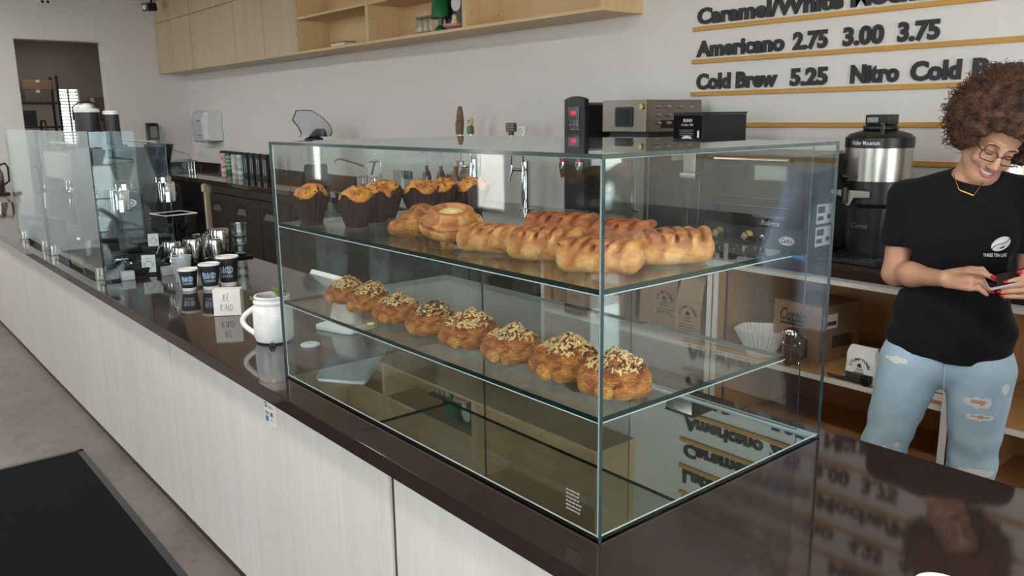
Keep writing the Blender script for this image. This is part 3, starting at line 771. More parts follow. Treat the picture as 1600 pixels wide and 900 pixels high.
for z, words in ROWS:
    first = words[0][0] if words else ''
    t = thing('menu_rail', RNAME.get(z, 'ochre menu rail carrying the black %s lettering' % first), 'menu rail', (0, 0, 0), 0, 'menu rails on the back wall')
    obj('rail', box(-3.19, YB - 0.019, z - 0.012, 1.6, YB - 0.0005, z + 0.012), RAIL, t, bevel=0.002)
    for wd, a, b in words:
        cap = 0.118
        full = text_shape(wd, cap, 0.004, 0.0058)
        x0 = min(p[0] for p in full[0]); x1 = max(p[0] for p in full[0]); s = (b - a) / (x1 - x0)
        for i, ch in enumerate(wd):
            if ch == ' ': continue
            pre = text_shape(wd[:i + 1], cap, 0.004, 0.0058); one = text_shape(ch, cap, 0.004, 0.0058)
            sh = max(p[0] for p in pre[0]) - max(p[0] for p in one[0])
            V = [(a + (p[0] + sh - x0) * s, YB - 0.006 - p[2], z + 0.030 + p[1] * 1.0) for p in one[0]]
            obj('letter', (V, one[1]), LETTER, t, smooth=0)

# ------------------------------------------------------------------ equipment on the back worktop
Z = BZ + 0.0005
# hot water tower
t = thing('hot_water_tower', 'tall black hot water tower with red digital displays and red taps', 'water boiler', (-3.535, 3.545, Z))
obj('cabinet', [box(-0.078, -0.075, 0.02, 0.078, 0.16, 0.73)], BLKMETAL, t, bevel=0.004)
arc = [(-0.085, 0.0)] + [(-0.085 + 0.17 * i / 12, 0.735 + 0.032 * math.sin(math.pi * (0.15 + 0.7 * i / 12))) for i in range(13)] + [(0.085, 0.0)]
obj('front_shell', prism(arc, -0.115, -0.076), BLACK, t, bevel=0.006)
obj('side_panel', box(0.0785, -0.07, 0.03, 0.082, 0.158, 0.715), mat('gloss_black_panel', (30, 31, 33), 0.18, spec=0.6), t)
obj('trim_strip', box(0.0785, -0.075, 0.717, 0.084, 0.16, 0.728), STEEL, t)
LED = mat('red_led', (255, 40, 90), 0.4, emit=1.2)
for z, s, w in ((0.655, '199F', 0.06), (0.50, '196', 0.05)):
    d = obj('display_panel', box(-0.05, -0.118, z - 0.075, 0.045, -0.1155, z + 0.05), BLACKG, t)
    tx = text_shape(s, 0.040, 0, 0.0, width=w * 0.85)
    flat(d, xf(tx, (-0.03, z, 0)), LED, 'digits', -0.119)
    for k in range(3): obj('button', [cbox((-0.03 + k * 0.03, -0.119, z - 0.03), (0.008, 0.002, 0.006)), cbox((-0.03 + k * 0.03, -0.119, z - 0.05), (0.01, 0.002, 0.012))], mat('grey_print', (150, 150, 150), 0.5), d)
flat(t, xf(text_shape('Curtis', 0.032, shear=0.3), (-0.035, 0.575, 0)), mat('silver_print', (190, 190, 190), 0.4), 'logo', -0.1165)
for x, y in ((-0.03, -0.16), (0.078, -0.13)):
    sp = obj('tap', [cyl((x, -0.115, 0.36), (x, y - 0.02, 0.36), 0.010), lathe([(0.010, -0.06), (0.018, -0.02), (0.022, 0.01), (0.022, 0.03), (0, 0.032)], 16, c=(x, y - 0.02, 0.36))], CHROME, t)
    obj('tap_lever', tube([(x, y - 0.02, 0.39), (x, y - 0.03, 0.43), (x + 0.006, y - 0.02, 0.47), (x + 0.012, y - 0.005, 0.49)], [0.016, 0.012, 0.008, 0.004], 10), RED, sp)
obj('drip_tray', box(-0.09, -0.24, 0.0, 0.09, 0.15, 0.02), BLACK, t, bevel=0.004)

# rapid cook oven
OVST = mat('warm_oven_steel', (148, 141, 130), 0.32, 1.0, noise=(20, 0.08), stretch=(1, 1, 30))
t = thing('rapid_cook_oven', 'steel rapid cook oven with small dark screen beside the water tower', 'oven', (-3.205, 3.74, Z))
obj('body', box(-0.163, -0.21, 0.03, 0.163, 0.24, 0.535), OVST, t, bevel=0.006)
obj('door', box(-0.155, -0.245, 0.06, 0.155, -0.211, 0.50), OVST, t, bevel=0.008)
obj('door_handle', tube([(0.12, -0.246, 0.12), (0.12, -0.29, 0.14), (0.12, -0.29, 0.46), (0.12, -0.246, 0.48)], 0.010, 10), CHROME, t)
obj('gap_panel', box(-0.150, -0.2, 0.536, 0.150, 0.235, 0.560), BLACK, t)
h = obj('control_head', box(-0.165, -0.245, 0.5605, 0.165, 0.24, 0.737), OVST, t, bevel=0.005)
obj('screen_bezel', prism(rrect(0.13, 0.11, 0.012, 4, 0.005, 0.645), -0.252, -0.2455), BLACK, h)
obj('screen', prism(rrect(0.105, 0.085, 0.004, 3, 0.0, 0.645), -0.2535, -0.2522), mat('dark_screen', (30, 36, 40), 0.12), h)
obj('key_lock', [cyl((0.135, -0.246, 0.70), (0.135, -0.256, 0.70), 0.014, n=16), cbox((0.135, -0.258, 0.70), (0.006, 0.012, 0.03))], mat('pale_brass', (196, 178, 130), 0.3, 1.0), h)
lou = []
for r_, c_ in [(0, 0), (0, 1), (0, 2), (0, 3), (1, 0), (1, 1), (2, 0), (2, 1)]:
    yy = -0.14 + c_ * 0.085 + (0.02 if c_ > 1 else 0); zz = 0.70 - r_ * 0.045
    v, f = lathe([(0.0, 0.012), (0.02, 0.008), (0.028, 0.0), (0, 0)], 12)
    lou.append(([(0.165 + p[2] * 0.7, yy + p[0] * 1.1, zz + p[1] * 0.4) for p in v], f))
obj('louvre', lou, STEEL, h)
obj('side_grille', box(0.163, -0.12, 0.58, 0.1665, 0.02, 0.625), BLACK, h)
obj('notice', box(0.1635, -0.02, 0.40, 0.1645, 0.09, 0.50), PAPERW, t)
for sx in (-0.13, 0.13):
    for sy in (-0.18, 0.2): obj('foot', cyl((sx, sy, 0), (sx, sy, 0.03), 0.02), BLACK, t)

# coffee mill
t = thing('coffee_mill', 'black coffee mill with wide hopper between the two ovens', 'coffee mill', (-2.68, 3.58, Z))
obj('body', box(-0.085, -0.10, 0.03, 0.085, 0.19, 0.515), BLKMETAL, t, bevel=0.006)
h = obj('hopper_housing', box(-0.092, -0.18, 0.5155, 0.092, 0.19, 0.655), BLKMETAL, t, bevel=0.003)
obj('lid', box(-0.094, -0.183, 0.656, 0.094, 0.193, 0.666), BLACK, h, bevel=0.002)
obj('fascia', box(-0.088, -0.1835, 0.522, 0.088, -0.181, 0.65), BLACKG, h)
SIL = mat('white_print', (214, 214, 212), 0.5)
flat(h, xf(text_shape('BUNN', 0.022, 0, 0.0008, width=0.055), (-0.025, 0.618, 0)), SIL, 'logo', -0.1845)
flat(h, xf(text_shape('Coffee Mill', 0.017, shear=0.25, width=0.075), (-0.037, 0.598, 0)), SIL, 'lettering', -0.1845)
obj('fine_print', [cbox((-0.005, -0.1842, 0.578 - k * 0.009), (0.09 - 0.012 * (k % 2), 0.0008, 0.003)) for k in range(4)], mat('faint_print', (120, 120, 120), 0.6), h)
dl = [(0.036 * math.cos(math.pi * i / 14), 0.528 + 0.022 * math.sin(math.pi * i / 14)) for i in range(15)]
obj('dial', prism(dl, -0.186, -0.1838), SIL, h)
obj('switch', box(0.066, -0.187, 0.54, 0.076, -0.1838, 0.575), WHITE, h)
obj('chute', [box(-0.04, -0.16, 0.36, 0.04, -0.101, 0.47), box(-0.05, -0.175, 0.33, 0.05, -0.101, 0.36)], STEEL, t, bevel=0.006)
obj('bag_clip', tube([(-0.055, -0.16, 0.5), (-0.03, -0.19, 0.46), (0.03, -0.19, 0.46), (0.055, -0.16, 0.5)], 0.003, 6), CHROME, t)
obj('bag_guide', [tube([(s * 0.035, -0.11, 0.33), (s * 0.035, -0.12, 0.05)], 0.004, 6) for s in (-1, 1)], CHROME, t)
obj('foot_plate', box(-0.09, -0.2, 0.0, 0.09, 0.19, 0.029), BLKMETAL, t)

# convection oven
t = thing('convection_oven', 'black glass fronted convection oven with two square knobs', 'oven', (-2.247, 3.62, Z))
obj('body', box(-0.268, -0.25, 0.03, 0.268, 0.28, 0.47), mat('oven_side_steel', (70, 68, 66), 0.4, 0.7), t, bevel=0.005)
d = obj('door', box(-0.265, -0.278, 0.135, 0.265, -0.251, 0.465), mat('oven_black', (14, 14, 15), 0.2, spec=0.3), t, bevel=0.004)
obj('window', box(-0.21, -0.2795, 0.18, 0.21, -0.2785, 0.42), mat('oven_door_glass', (16, 19, 19), 0.03, spec=0.45), d)
obj('handle', [tube([(-0.2, -0.30, 0.445), (0.2, -0.30, 0.445)], 0.011, 10)] + [tube([(s * 0.18, -0.278, 0.445), (s * 0.18, -0.30, 0.445)], 0.008, 8) for s in (-1, 1)], STEEL, d)
obj('rack_lines', [tube([(-0.2, -0.281, z), (0.2, -0.281, z)], 0.0016, 6) for z in (0.23, 0.27)], CHROME, d)
flat(d, xf(text_shape('Roberta', 0.032, shear=0.25, width=0.095), (0.06, 0.148, 0)), mat('silver_script', (206, 206, 204), 0.3), 'lettering', -0.2805)
p = obj('control_panel', box(-0.268, -0.275, 0.03, 0.268, -0.2505, 0.134), mat('charcoal_panel', (58, 58, 60), 0.4), t, bevel=0.003)
for x in (-0.165, 0.0):
    k = obj('knob', [cyl((x, -0.275, 0.088), (x, -0.290, 0.088), 0.028, n=24)], mat('pale_brass', (196, 178, 130), 0.3, 1.0), p)
    obj('knob_cap', xf(box(-0.017, -0.034, -0.017, 0.017, 0, 0.017), (x, -0.290, 0.088), (0, R(20 if x < -0.1 else 35), 0)), mat('satin_brass', (206, 192, 160), 0.3, 0.9), p, bevel=0.004)
obj('light', cyl((0.07, -0.275, 0.088), (0.07, -0.283, 0.088), 0.012), CHROME, p)
lg = [(0.195 + 0.042 * math.cos(2 * math.pi * i / 28), 0.083 + 0.023 * math.sin(2 * math.pi * i / 28)) for i in range(28)]
b = obj('badge', prism(lg, -0.2785, -0.2755), WHITE, p)
obj('badge_rim', tube([(0.195 + 0.040 * math.cos(2 * math.pi * i / 28), -0.279, 0.083 + 0.021 * math.sin(2 * math.pi * i / 28)) for i in range(28)], 0.0016, 6, closed=True), INK, p)
flat(p, xf(text_shape('Cadco', 0.03, 0, 0.0008, width=0.06, shear=0.2), (0.166, 0.074, 0)), INK, 'logo', -0.279)
for z in (0.05, 0.155):
    n = obj('sticker', box(0.2685, -0.16, z, 0.2695, -0.02, z + 0.09), PAPERW, t)
    obj('print', [box(0.2696, -0.15, z + 0.05, 0.2700, -0.09, z + 0.08), box(0.2696, -0.15, z + 0.015, 0.2700, -0.10, z + 0.035), box(0.2696, -0.07, z + 0.02, 0.2700, -0.04, z + 0.04)], INK, n)
for sx in (-0.22, 0.22):
    for sy in (-0.2, 0.24): obj('foot', cyl((sx, sy, 0), (sx, sy, 0.03), 0.02), BLACK, t)

def bend(sh, r, z, a0, m, nm, parent, r2=None, h=1.0):
    """wrap flat lettering on a cylinder (or a cone that goes from r to r2 over h)"""
    V = []
    for p in sh[0]:
        rr = r if r2 is None else r + (r2 - r) * ((p[1]) / h)
        a = a0 + p[0] / r
        V.append(((rr + p[2]) * math.cos(a), (rr + p[2]) * math.sin(a), z + p[1]))
    return obj(nm, (V, sh[1]), m, parent, smooth=0, fixn=False)
# coffee servers
def server(x, y, label, script):
    t = thing('coffee_server', label, 'coffee server', (x, y, Z))
    obj('stand', [lathe([(0.15, 0), (0.15, 0.022), (0.12, 0.03), (0, 0.03)], 32), box(-0.14, -0.22, 0, 0.14, 0.02, 0.02)], BLACK, t, bevel=0.003)
    obj('grate', [box(-0.12 + k * 0.03, -0.21, 0.0205, -0.108 + k * 0.03, -0.11, 0.024) for k in range(8)], CHROME, t)
    obj('lower_body', lathe([(0.11, 0.03), (0.115, 0.06), (0.125, 0.24), (0.143, 0.26), (0.143, 0.358), (0, 0.358)], 36), BLACK, t)
    obj('steel_body', lathe([(0.1405, 0.358), (0.1405, 0.502), (0, 0.502)], 40), STEEL, t)
    c = obj('shoulder', lathe([(0.144, 0.502), (0.144, 0.545), (0.125, 0.562), (0.07, 0.578), (0, 0.578)], 36), BLACK, t)
    for s in (-1, 1):
        a = R(-60 if s > 0 else 120)
        obj('handle', tube([(math.cos(a) * 0.12, math.sin(a) * 0.12, 0.56), (math.cos(a) * 0.14, math.sin(a) * 0.14, 0.60), (math.cos(a) * 0.09, math.sin(a) * 0.09, 0.607), (math.cos(a) * 0.075, math.sin(a) * 0.075, 0.575)], 0.007, 8), STEEL, c)
    l = obj('lid', [lathe([(0.075, 0.579), (0.075, 0.595), (0.06, 0.600), (0, 0.600)], 28), box(-0.05, -0.05, 0.6, 0.06, 0.04, 0.645)], BLACK, t, bevel=0.006)
    obj('gauge_window', box(-0.038, -0.0515, 0.612, 0.01, -0.0502, 0.633), mat('lcd_grey', (150, 156, 140), 0.3), l)
    # tap and brew-through bracket
    k = obj('tap', [tube([(-0.06, -0.125, 0.31), (-0.06, -0.165, 0.31)], 0.016, 12), tube([(-0.06, -0.165, 0.33), (-0.06, -0.165, 0.26)], 0.014, 12)], BLACK, t)
    obj('tap_lever', [tube([(-0.06, -0.165, 0.33), (-0.06, -0.175, 0.37)], 0.007, 8), ball((-0.06, -0.176, 0.378), (0.02, 0.008, 0.016))], BLACKG, k)
    obj('bracket', [prism([(-0.13, 0.318), (0.05, 0.318), (0.05, 0.29), (-0.02, 0.285), (-0.04, 0.25), (-0.055, 0.25), (-0.06, 0.285), (-0.13, 0.30)], -0.158, -0.146)], STEEL, t, bevel=0.002)
    lo = text_shape('Curtis', 0.032, shear=0.3, align='CENTER')
    bend(lo, 0.121, 0.15, R(-95), mat('faint_grey_print', (120, 120, 120), 0.5), 'logo', t)
    if script:
        sp = text_shape(script, 0.026, 0, 0.0004, align='CENTER', width=0.125)
        bend(sp, 0.1446, 0.516, R(-88), mat('chalk_white', (224, 224, 222), 0.7), 'handwriting', t)
    return t
server(-1.80, 3.64, 'steel and black coffee server with handwriting on its shoulder', 'Holler Mountain')
server(-1.30, 3.66, 'steel and black coffee server half hidden behind the barista', None)

# markers and tape strip
def marker(loc, rz, m, label):
    t = thing('marker_pen', label, 'pen', loc, rz)
    obj('barrel', xf(lathe([(0, 0), (0.011, 0.001), (0.011, 0.08), (0.008, 0.09), (0, 0.09)], 14), rot=(0, R(90), 0)), m, t)
    obj('cap', xf(lathe([(0.0118, 0.088), (0.0118, 0.125), (0.009, 0.13), (0, 0.13)], 14), rot=(0, R(90), 0)), mat('pale_cap', (150, 160, 166), 0.4), t)
marker((-1.965, 3.36, Z + 0.0118), R(175), mat('blue_marker', (40, 140, 200), 0.35), 'blue marker pen lying on the back worktop')
marker((-1.98, 3.40, Z + 0.0118), R(172), mat('orange_marker', (214, 126, 70), 0.35), 'orange marker pen lying behind the blue one')
ts = thing('plastic_strip', 'bent clear plastic strip lying beside the marker pens', 'strip', (-1.90, 3.38, Z))
obj('strip', grid_sheet(lambda u, v: (0.02 + 0.1 * u, -0.015 + 0.03 * v + 0.05 * u, 0.003 + 0.05 * u * u), 8, 2), CLEARPL, ts)

# beer-style tap towers with handles
def tower(x, label, taps):
    t = thing('tap_tower', label, 'tap tower', (x, 3.85, Z))
    obj('column', lathe([(0.036, 0.014), (0.036, 0.335), (0.034, 0.345), (0.028, 0.35), (0, 0.351)], 28), CHROME, t)
    obj('flange', lathe([(0.056, 0), (0.056, 0.008), (0.04, 0.014), (0, 0.014)], 28), CHROME, t)
    for dx, dy, kind in taps:
        fx, fy = dx, dy
        f = obj('faucet', [tube([(fx * 0.3, fy * 0.3, 0.285), (fx, fy, 0.285)], 0.013, 12), tube([(fx, fy, 0.315), (fx, fy, 0.27), (fx * 1.1, fy * 1.15, 0.235), (fx * 1.12, fy * 1.2, 0.205)], [0.014, 0.015, 0.010, 0.008], 12), tube([(fx, fy, 0.315), (fx, fy, 0.40)], 0.006, 8)], CHROME, t)
        if kind == 'paddle':
            o = [(-0.042, 0), (-0.042, 0.09), (-0.032, 0.10), (-0.022, 0.17), (-0.004, 0.21), (0.010, 0.21), (0.026, 0.16), (0.034, 0.08), (0.022, 0.0)]
            hd = obj('tap_handle', prism(o, -0.014, 0.014), grain_mat('carved_wood', (88, 62, 46), (156, 122, 96), 'x', 120), f, bevel=0.003)
            hd.location = (fx, fy, 0.525)
            fe = obj('ferrule', lathe([(0.008, 0.40), (0.020, 0.42), (0.022, 0.47), (0.016, 0.524), (0, 0.524)], 14, c=(fx, fy, 0)), STEEL, t)
        elif kind == 'green':
            st_ = obj('handle_shaft', cyl((fx, fy, 0.40), (fx, fy, 0.53), 0.007), CHROME, t)
            o = [(-0.03, 0), (-0.03, 0.05), (-0.015, 0.062), (0.015, 0.062), (0.026, 0.05), (0.026, 0)]
            hd = obj('tap_handle', prism(o, -0.014, 0.014), mat('brown_board', (116, 92, 74), 0.5), f, bevel=0.002); hd.location = (fx, fy, 0.53)
            g = obj('green_label', prism([(-0.027, 0.0), (-0.027, 0.046), (-0.013, 0.058), (0.004, 0.058), (0.014, 0.048), (0.014, 0)], -0.0158, -0.0142), mat('leaf_green', (62, 160, 84), 0.5), t); g.location = (fx, fy, 0.53)
            tp = obj('cream_plaque', [prism([(-0.02, 0.068), (-0.026, 0.082), (-0.026, 0.108), (-0.012, 0.118), (0.018, 0.116), (0.028, 0.105), (0.028, 0.085), (0.018, 0.068)], -0.012, 0.012), cbox((0.004, 0, 0.065), (0.01, 0.01, 0.008))], mat('cream_board', (214, 194, 152), 0.5), t, bevel=0.002); tp.location = (fx, fy, 0.53)
            pr_ = obj('plaque_print', [cbox((-0.004, -0.0125, 0.098), (0.03, 0.0008, 0.005)), cbox((-0.002, -0.0125, 0.088), (0.034, 0.0008, 0.003))], INK, t); pr_.location = (fx, fy, 0.53)
        elif kind == 'sign':
            obj('handle_shaft', cyl((fx, fy, 0.40), (fx, fy, 0.525), 0.007), CHROME, t)
            hd = obj('tap_handle', [prism(rrect(0.094, 0.062, 0.012, 3, 0, 0.055), -0.012, 0.012), cbox((0, 0, 0.012), (0.042, 0.018, 0.024))], mat('dark_sign_board', (88, 76, 64), 0.5), f, bevel=0.002); hd.location = (fx, fy, 0.525)
            sg = obj('sign_print', [cbox((sx, -0.0127, z), (0.034, 0.0008, 0.009)) for sx in (-0.022, 0.022) for z in (0.072, 0.055, 0.038)], mat('tan_print', (150, 138, 114), 0.5), t); sg.location = (fx, fy, 0.525)
        else:
            obj('handle_shaft', cyl((fx, fy, 0.40), (fx, fy, 0.53), 0.007), CHROME, t)
            hd = obj('tap_handle', box(-0.036, -0.01, 0.0, 0.036, 0.01, 0.055), WHITE, f, bevel=0.003); hd.location = (fx, fy, 0.53)
            rg = obj('ring_print', tube([(-0.012 + 0.012 * math.cos(2 * math.pi * i / 20), -0.0105, 0.028 + 0.016 * math.sin(2 * math.pi * i / 20)) for i in range(20)], 0.0012, 6, closed=True), INK, t); rg.location = (fx, fy, 0.53)
tower(-5.06, 'chrome tap tower with the tall carved wooden tap handle', [(-0.07, -0.075, 'paddle'), (0.06, -0.075, 'green')])
tower(-4.46, 'chrome tap tower with the dark sign tap handle', [(-0.065, -0.075, 'sign'), (0.06, -0.075, 'white')])

# syrup bottles with pumps
AMBER = mat('dark_amber_glass', (72, 40, 20), 0.08, spec=0.8)
def syrup(x, y, label, m):
    t = thing('syrup_bottle', label, 'bottle', (x, y, Z), 0, 'pump syrup bottles by the tap tower')
    obj('bottle', lathe([(0.036, 0), (0.038, 0.01), (0.038, 0.19), (0.03, 0.225), (0.014, 0.25), (0.014, 0.28), (0, 0.28)], 22), m, t)
    obj('label', lathe([(0.0388, 0.05), (0.0388, 0.165)], 22), PAPERW, t)
    obj('label_print', [xf(cbox((0, -0.0392, z), (0.05, 0.0006, 0.006))) for z in (0.09, 0.11, 0.145)], mat('blue_grey_print', (80, 90, 130), 0.6), t)
    p = obj('pump', [lathe([(0.016, 0.281), (0.016, 0.305), (0.007, 0.31), (0.007, 0.375), (0.014, 0.38), (0.014, 0.395), (0, 0.396)], 16), tube([(0, 0, 0.388), (0, -0.05, 0.39), (0, -0.065, 0.38)], 0.006, 8)], mat('pale_pump', (214, 218, 220), 0.3), t)
syrup(-5.52, 3.72, 'amber syrup bottle with white pump, leftmost of the three', AMBER)
syrup(-5.38, 3.76, 'amber syrup bottle with white pump, middle of the three', AMBER)
syrup(-5.24, 3.80, 'amber syrup bottle with white pump, nearest the tap tower', mat('caramel_syrup', (150, 92, 40), 0.1))
cd = thing('wooden_caddy', 'light wooden rack behind the syrup bottles', 'rack', (-5.33, 3.92, Z))
obj('back_board', box(-0.13, 0.04, 0, 0.15, 0.055, 0.25), BIRCH, cd); obj('shelf', box(-0.13, -0.06, 0.20, 0.15, 0.039, 0.215), BIRCH, cd)
for s in (-0.13, 0.138): obj('side_board', box(s, -0.06, 0, s + 0.012, 0.039, 0.20), BIRCHZ, cd)
jr = thing('wooden_scoop_block', 'round brown wooden block on the rack behind the syrup bottles', 'block', (-5.30, 3.89, Z + 0.2155))
obj('block', lathe([(0.03, 0), (0.04, 0.01), (0.04, 0.06), (0.032, 0.085), (0.036, 0.10), (0, 0.105)], 20), grain_mat('brown_wood', (150, 100, 56), (176, 124, 74), 'z', 50), jr)
pc = thing('plastic_pitcher', 'clear plastic measuring pitcher behind the muffins', 'pitcher', (-6.02, 3.80, Z))
obj('body', lathe([(0.06, 0.0), (0.065, 0.005), (0.075, 0.22), (0.072, 0.22), (0.062, 0.008), (0, 0.008)], 24), CLEARPL, pc)
obj('handle', tube([(0.07, 0, 0.19), (0.11, 0, 0.18), (0.11, 0, 0.08), (0.066, 0, 0.06)], 0.008, 8), CLEARPL, pc)
# outlet
ol = thing('wall_outlet', 'black wall outlet plate low on the back wall behind the muffins', 'outlet', (-6.37, YB - 0.0005, 1.13))
obj('plate', box(-0.085, -0.012, -0.03, 0.085, 0, 0.045), BLACK, ol, bevel=0.004); obj('sockets', [box(-0.05, -0.0135, -0.012, -0.02, -0.0121, 0.028), box(0.02, -0.0135, -0.012, 0.05, -0.0121, 0.028)], BLACKG, ol)
# faucets
def faucet(x, y, label, s=1.0, rz=0.0):
    t = thing('sink_faucet', label, 'faucet', (x, y, Z), rz)
    obj('riser', [tube([(0, 0, 0), (0, 0, 0.16 * s)], 0.014, 12), lathe([(0.03, 0), (0.03, 0.01), (0, 0.012)], 18), tube([(-0.11, 0, 0.06), (0.11, 0, 0.06)], 0.013, 10)], CHROME, t)
    obj('spout', tube([(0, 0, 0.16 * s), (-0.02, -0.01, 0.22 * s), (-0.10, -0.05, 0.25 * s), (-0.28, -0.12, 0.29 * s), (-0.34, -0.14, 0.28 * s), (-0.35, -0.145, 0.25 * s)], 0.009, 10), CHROME, t)
    for d in (-0.11, 0.11):
        v = obj('valve', [tube([(d, 0, 0), (d, 0, 0.10)], 0.016, 12)], CHROME, t)
        obj('lever', [tube([(d, 0, 0.10), (d, 0, 0.125)], 0.008, 8), tube([(d, 0.03, 0.13), (d, -0.05, 0.13)], 0.007, 8)], CHROME, v)
faucet(-6.62, 3.82, 'chrome two lever faucet behind the single muffin')
faucet(-11.35, 3.85, 'chrome two lever faucet near the far corner', 0.9)
pr2 = thing('glass_rinser', 'chrome pitcher rinser arm beside the sink faucet', 'rinser', (-6.36, 3.80, Z))
obj('post', [tube([(0, 0, 0), (0, 0, 0.28)], 0.011, 12), tube([(0, 0, 0.28), (-0.10, 0, 0.285)], 0.010, 10)], CHROME, pr2)
obj('spray_head', lathe([(0.05, 0.27), (0.055, 0.28), (0.01, 0.295), (0, 0.296)], 20, c=(-0.1, 0, 0)), CHROME, pr2)
obj('trigger', tube([(-0.1, 0, 0.27), (-0.13, -0.02, 0.16)], 0.010, 8), DARKSTEEL, pr2)
# sink basin rim by far faucet
bs = thing('clear_bin', 'clear plastic bin on the far end of the back worktop', 'bin', (-11.0, 3.50, Z))
obj('body', [box(-0.16, -0.12, 0, 0.16, -0.116, 0.16), box(-0.16, 0.116, 0, 0.16, 0.12, 0.16), box(-0.16, -0.116, 0, -0.156, 0.116, 0.16), box(0.156, -0.116, 0, 0.16, 0.116, 0.16), box(-0.156, -0.116, 0, 0.156, 0.116, 0.004)], CLEARPL, bs)
obj('lid', box(-0.165, -0.125, 0.1605, 0.165, 0.125, 0.17), mat('pale_lid', (200, 204, 204), 0.4), bs, bevel=0.003)
# blender with raised sound hood
bl = thing('blender', 'black blender with a raised clear sound hood on the back worktop', 'blender', (-7.45, 3.72, Z), R(63))
obj('base', box(-0.11, -0.11, 0, 0.11, 0.11, 0.22), BLACK, bl, bevel=0.02)
obj('jar', lathe([(0.06, 0.225), (0.07, 0.25), (0.085, 0.44), (0.08, 0.44), (0.065, 0.255), (0, 0.24)], 20), CLEARPL, bl)
obj('jar_lid', lathe([(0.088, 0.441), (0.088, 0.47), (0.05, 0.485), (0, 0.485)], 20), BLACK, bl)
obj('hood_mount', prism([(-0.05, 0.486), (0.02, 0.56), (0.11, 0.56), (0.13, 0.486)], -0.07, 0.07), BLACK, bl, bevel=0.008)
hp = [(-0.13, 0.486), (-0.115, 0.52), (-0.14, 0.58), (-0.19, 0.645), (-0.15, 0.735), (-0.01, 0.735), (0.09, 0.67), (0.165, 0.585), (0.175, 0.52), (0.155, 0.486)]
def shell(pts, y0, y1, m, nm, par):
    n = len(pts)
    v = [(a, y0, b) for a, b in pts] + [(a, y1, b) for a, b in pts]
    f = [(i, i + 1, i + 1 + n, i + n) for i in range(n - 1)] + [tuple(range(n)), tuple(reversed(range(n, 2 * n)))]
    return obj(nm, (v, f), m, par, smooth=0)
hd = shell(hp, -0.11, 0.11, glass_mat('hood_plastic', (0.80, 0.81, 0.82), (0.3, 0.3, 0.3), ior=1.4), 'sound_hood', bl)
obj('hood_rim', [tube([(a, s, b) for a, b in hp], 0.004, 6) for s in (-0.11, 0.11)], mat('grey_rim', (84, 84, 86), 0.3), hd)
# paper towel dispenser, soap dispenser
pt = thing('paper_towel_dispenser', 'white and clear paper towel dispenser on the back wall in the corner', 'dispenser', (-10.98, YB - 0.0005, 1.36))
obj('body', prism([(0, 0.02), (0, 0.40), (-0.10, 0.42), (-0.185, 0.38), (-0.205, 0.28), (-0.195, 0.04), (-0.17, 0.02)], -0.27, 0.25, 'yz'), WHITE, pt, bevel=0.012)
obj('clear_cover', prism([(-0.15, 0.02), (-0.15, 0.41), (-0.19, 0.385), (-0.222, 0.29), (-0.212, 0.02), (-0.19, 0.0)], -0.275, 0.10, 'yz'), mat('frosted_cover', (196, 200, 204), 0.2, spec=0.6), pt, bevel=0.01)
obj('vents', [box(-0.02, -0.226, 0.27, 0.04, -0.2205, 0.285), box(-0.02, -0.222, 0.09, 0.04, -0.2165, 0.10)], BLACK, pt)
obj('towel', box(-0.16, -0.14, -0.02, 0.02, -0.135, 0.02), PAPERW, pt)
sp = thing('soap_dispenser', 'dark soap dispenser on the far wall beside the faucet', 'dispenser', (XL + 0.0005, 3.535, 1.30))
obj('body', prism([(0, 0), (0.09, 0.02), (0.11, 0.12), (0.11, 0.26), (0.09, 0.31), (0, 0.32)], -0.072, 0.072), BLACK, sp, bevel=0.01)
obj('window', box(0.1105, -0.045, 0.12, 0.1135, 0.045, 0.27), mat('soap_window', (120, 128, 120), 0.08, spec=0.8), sp, bevel=0.001)
obj('push_bar', box(0.07, -0.06, 0.0, 0.112, 0.06, 0.10), mat('grey_bar', (150, 150, 146), 0.3), sp, bevel=0.008)
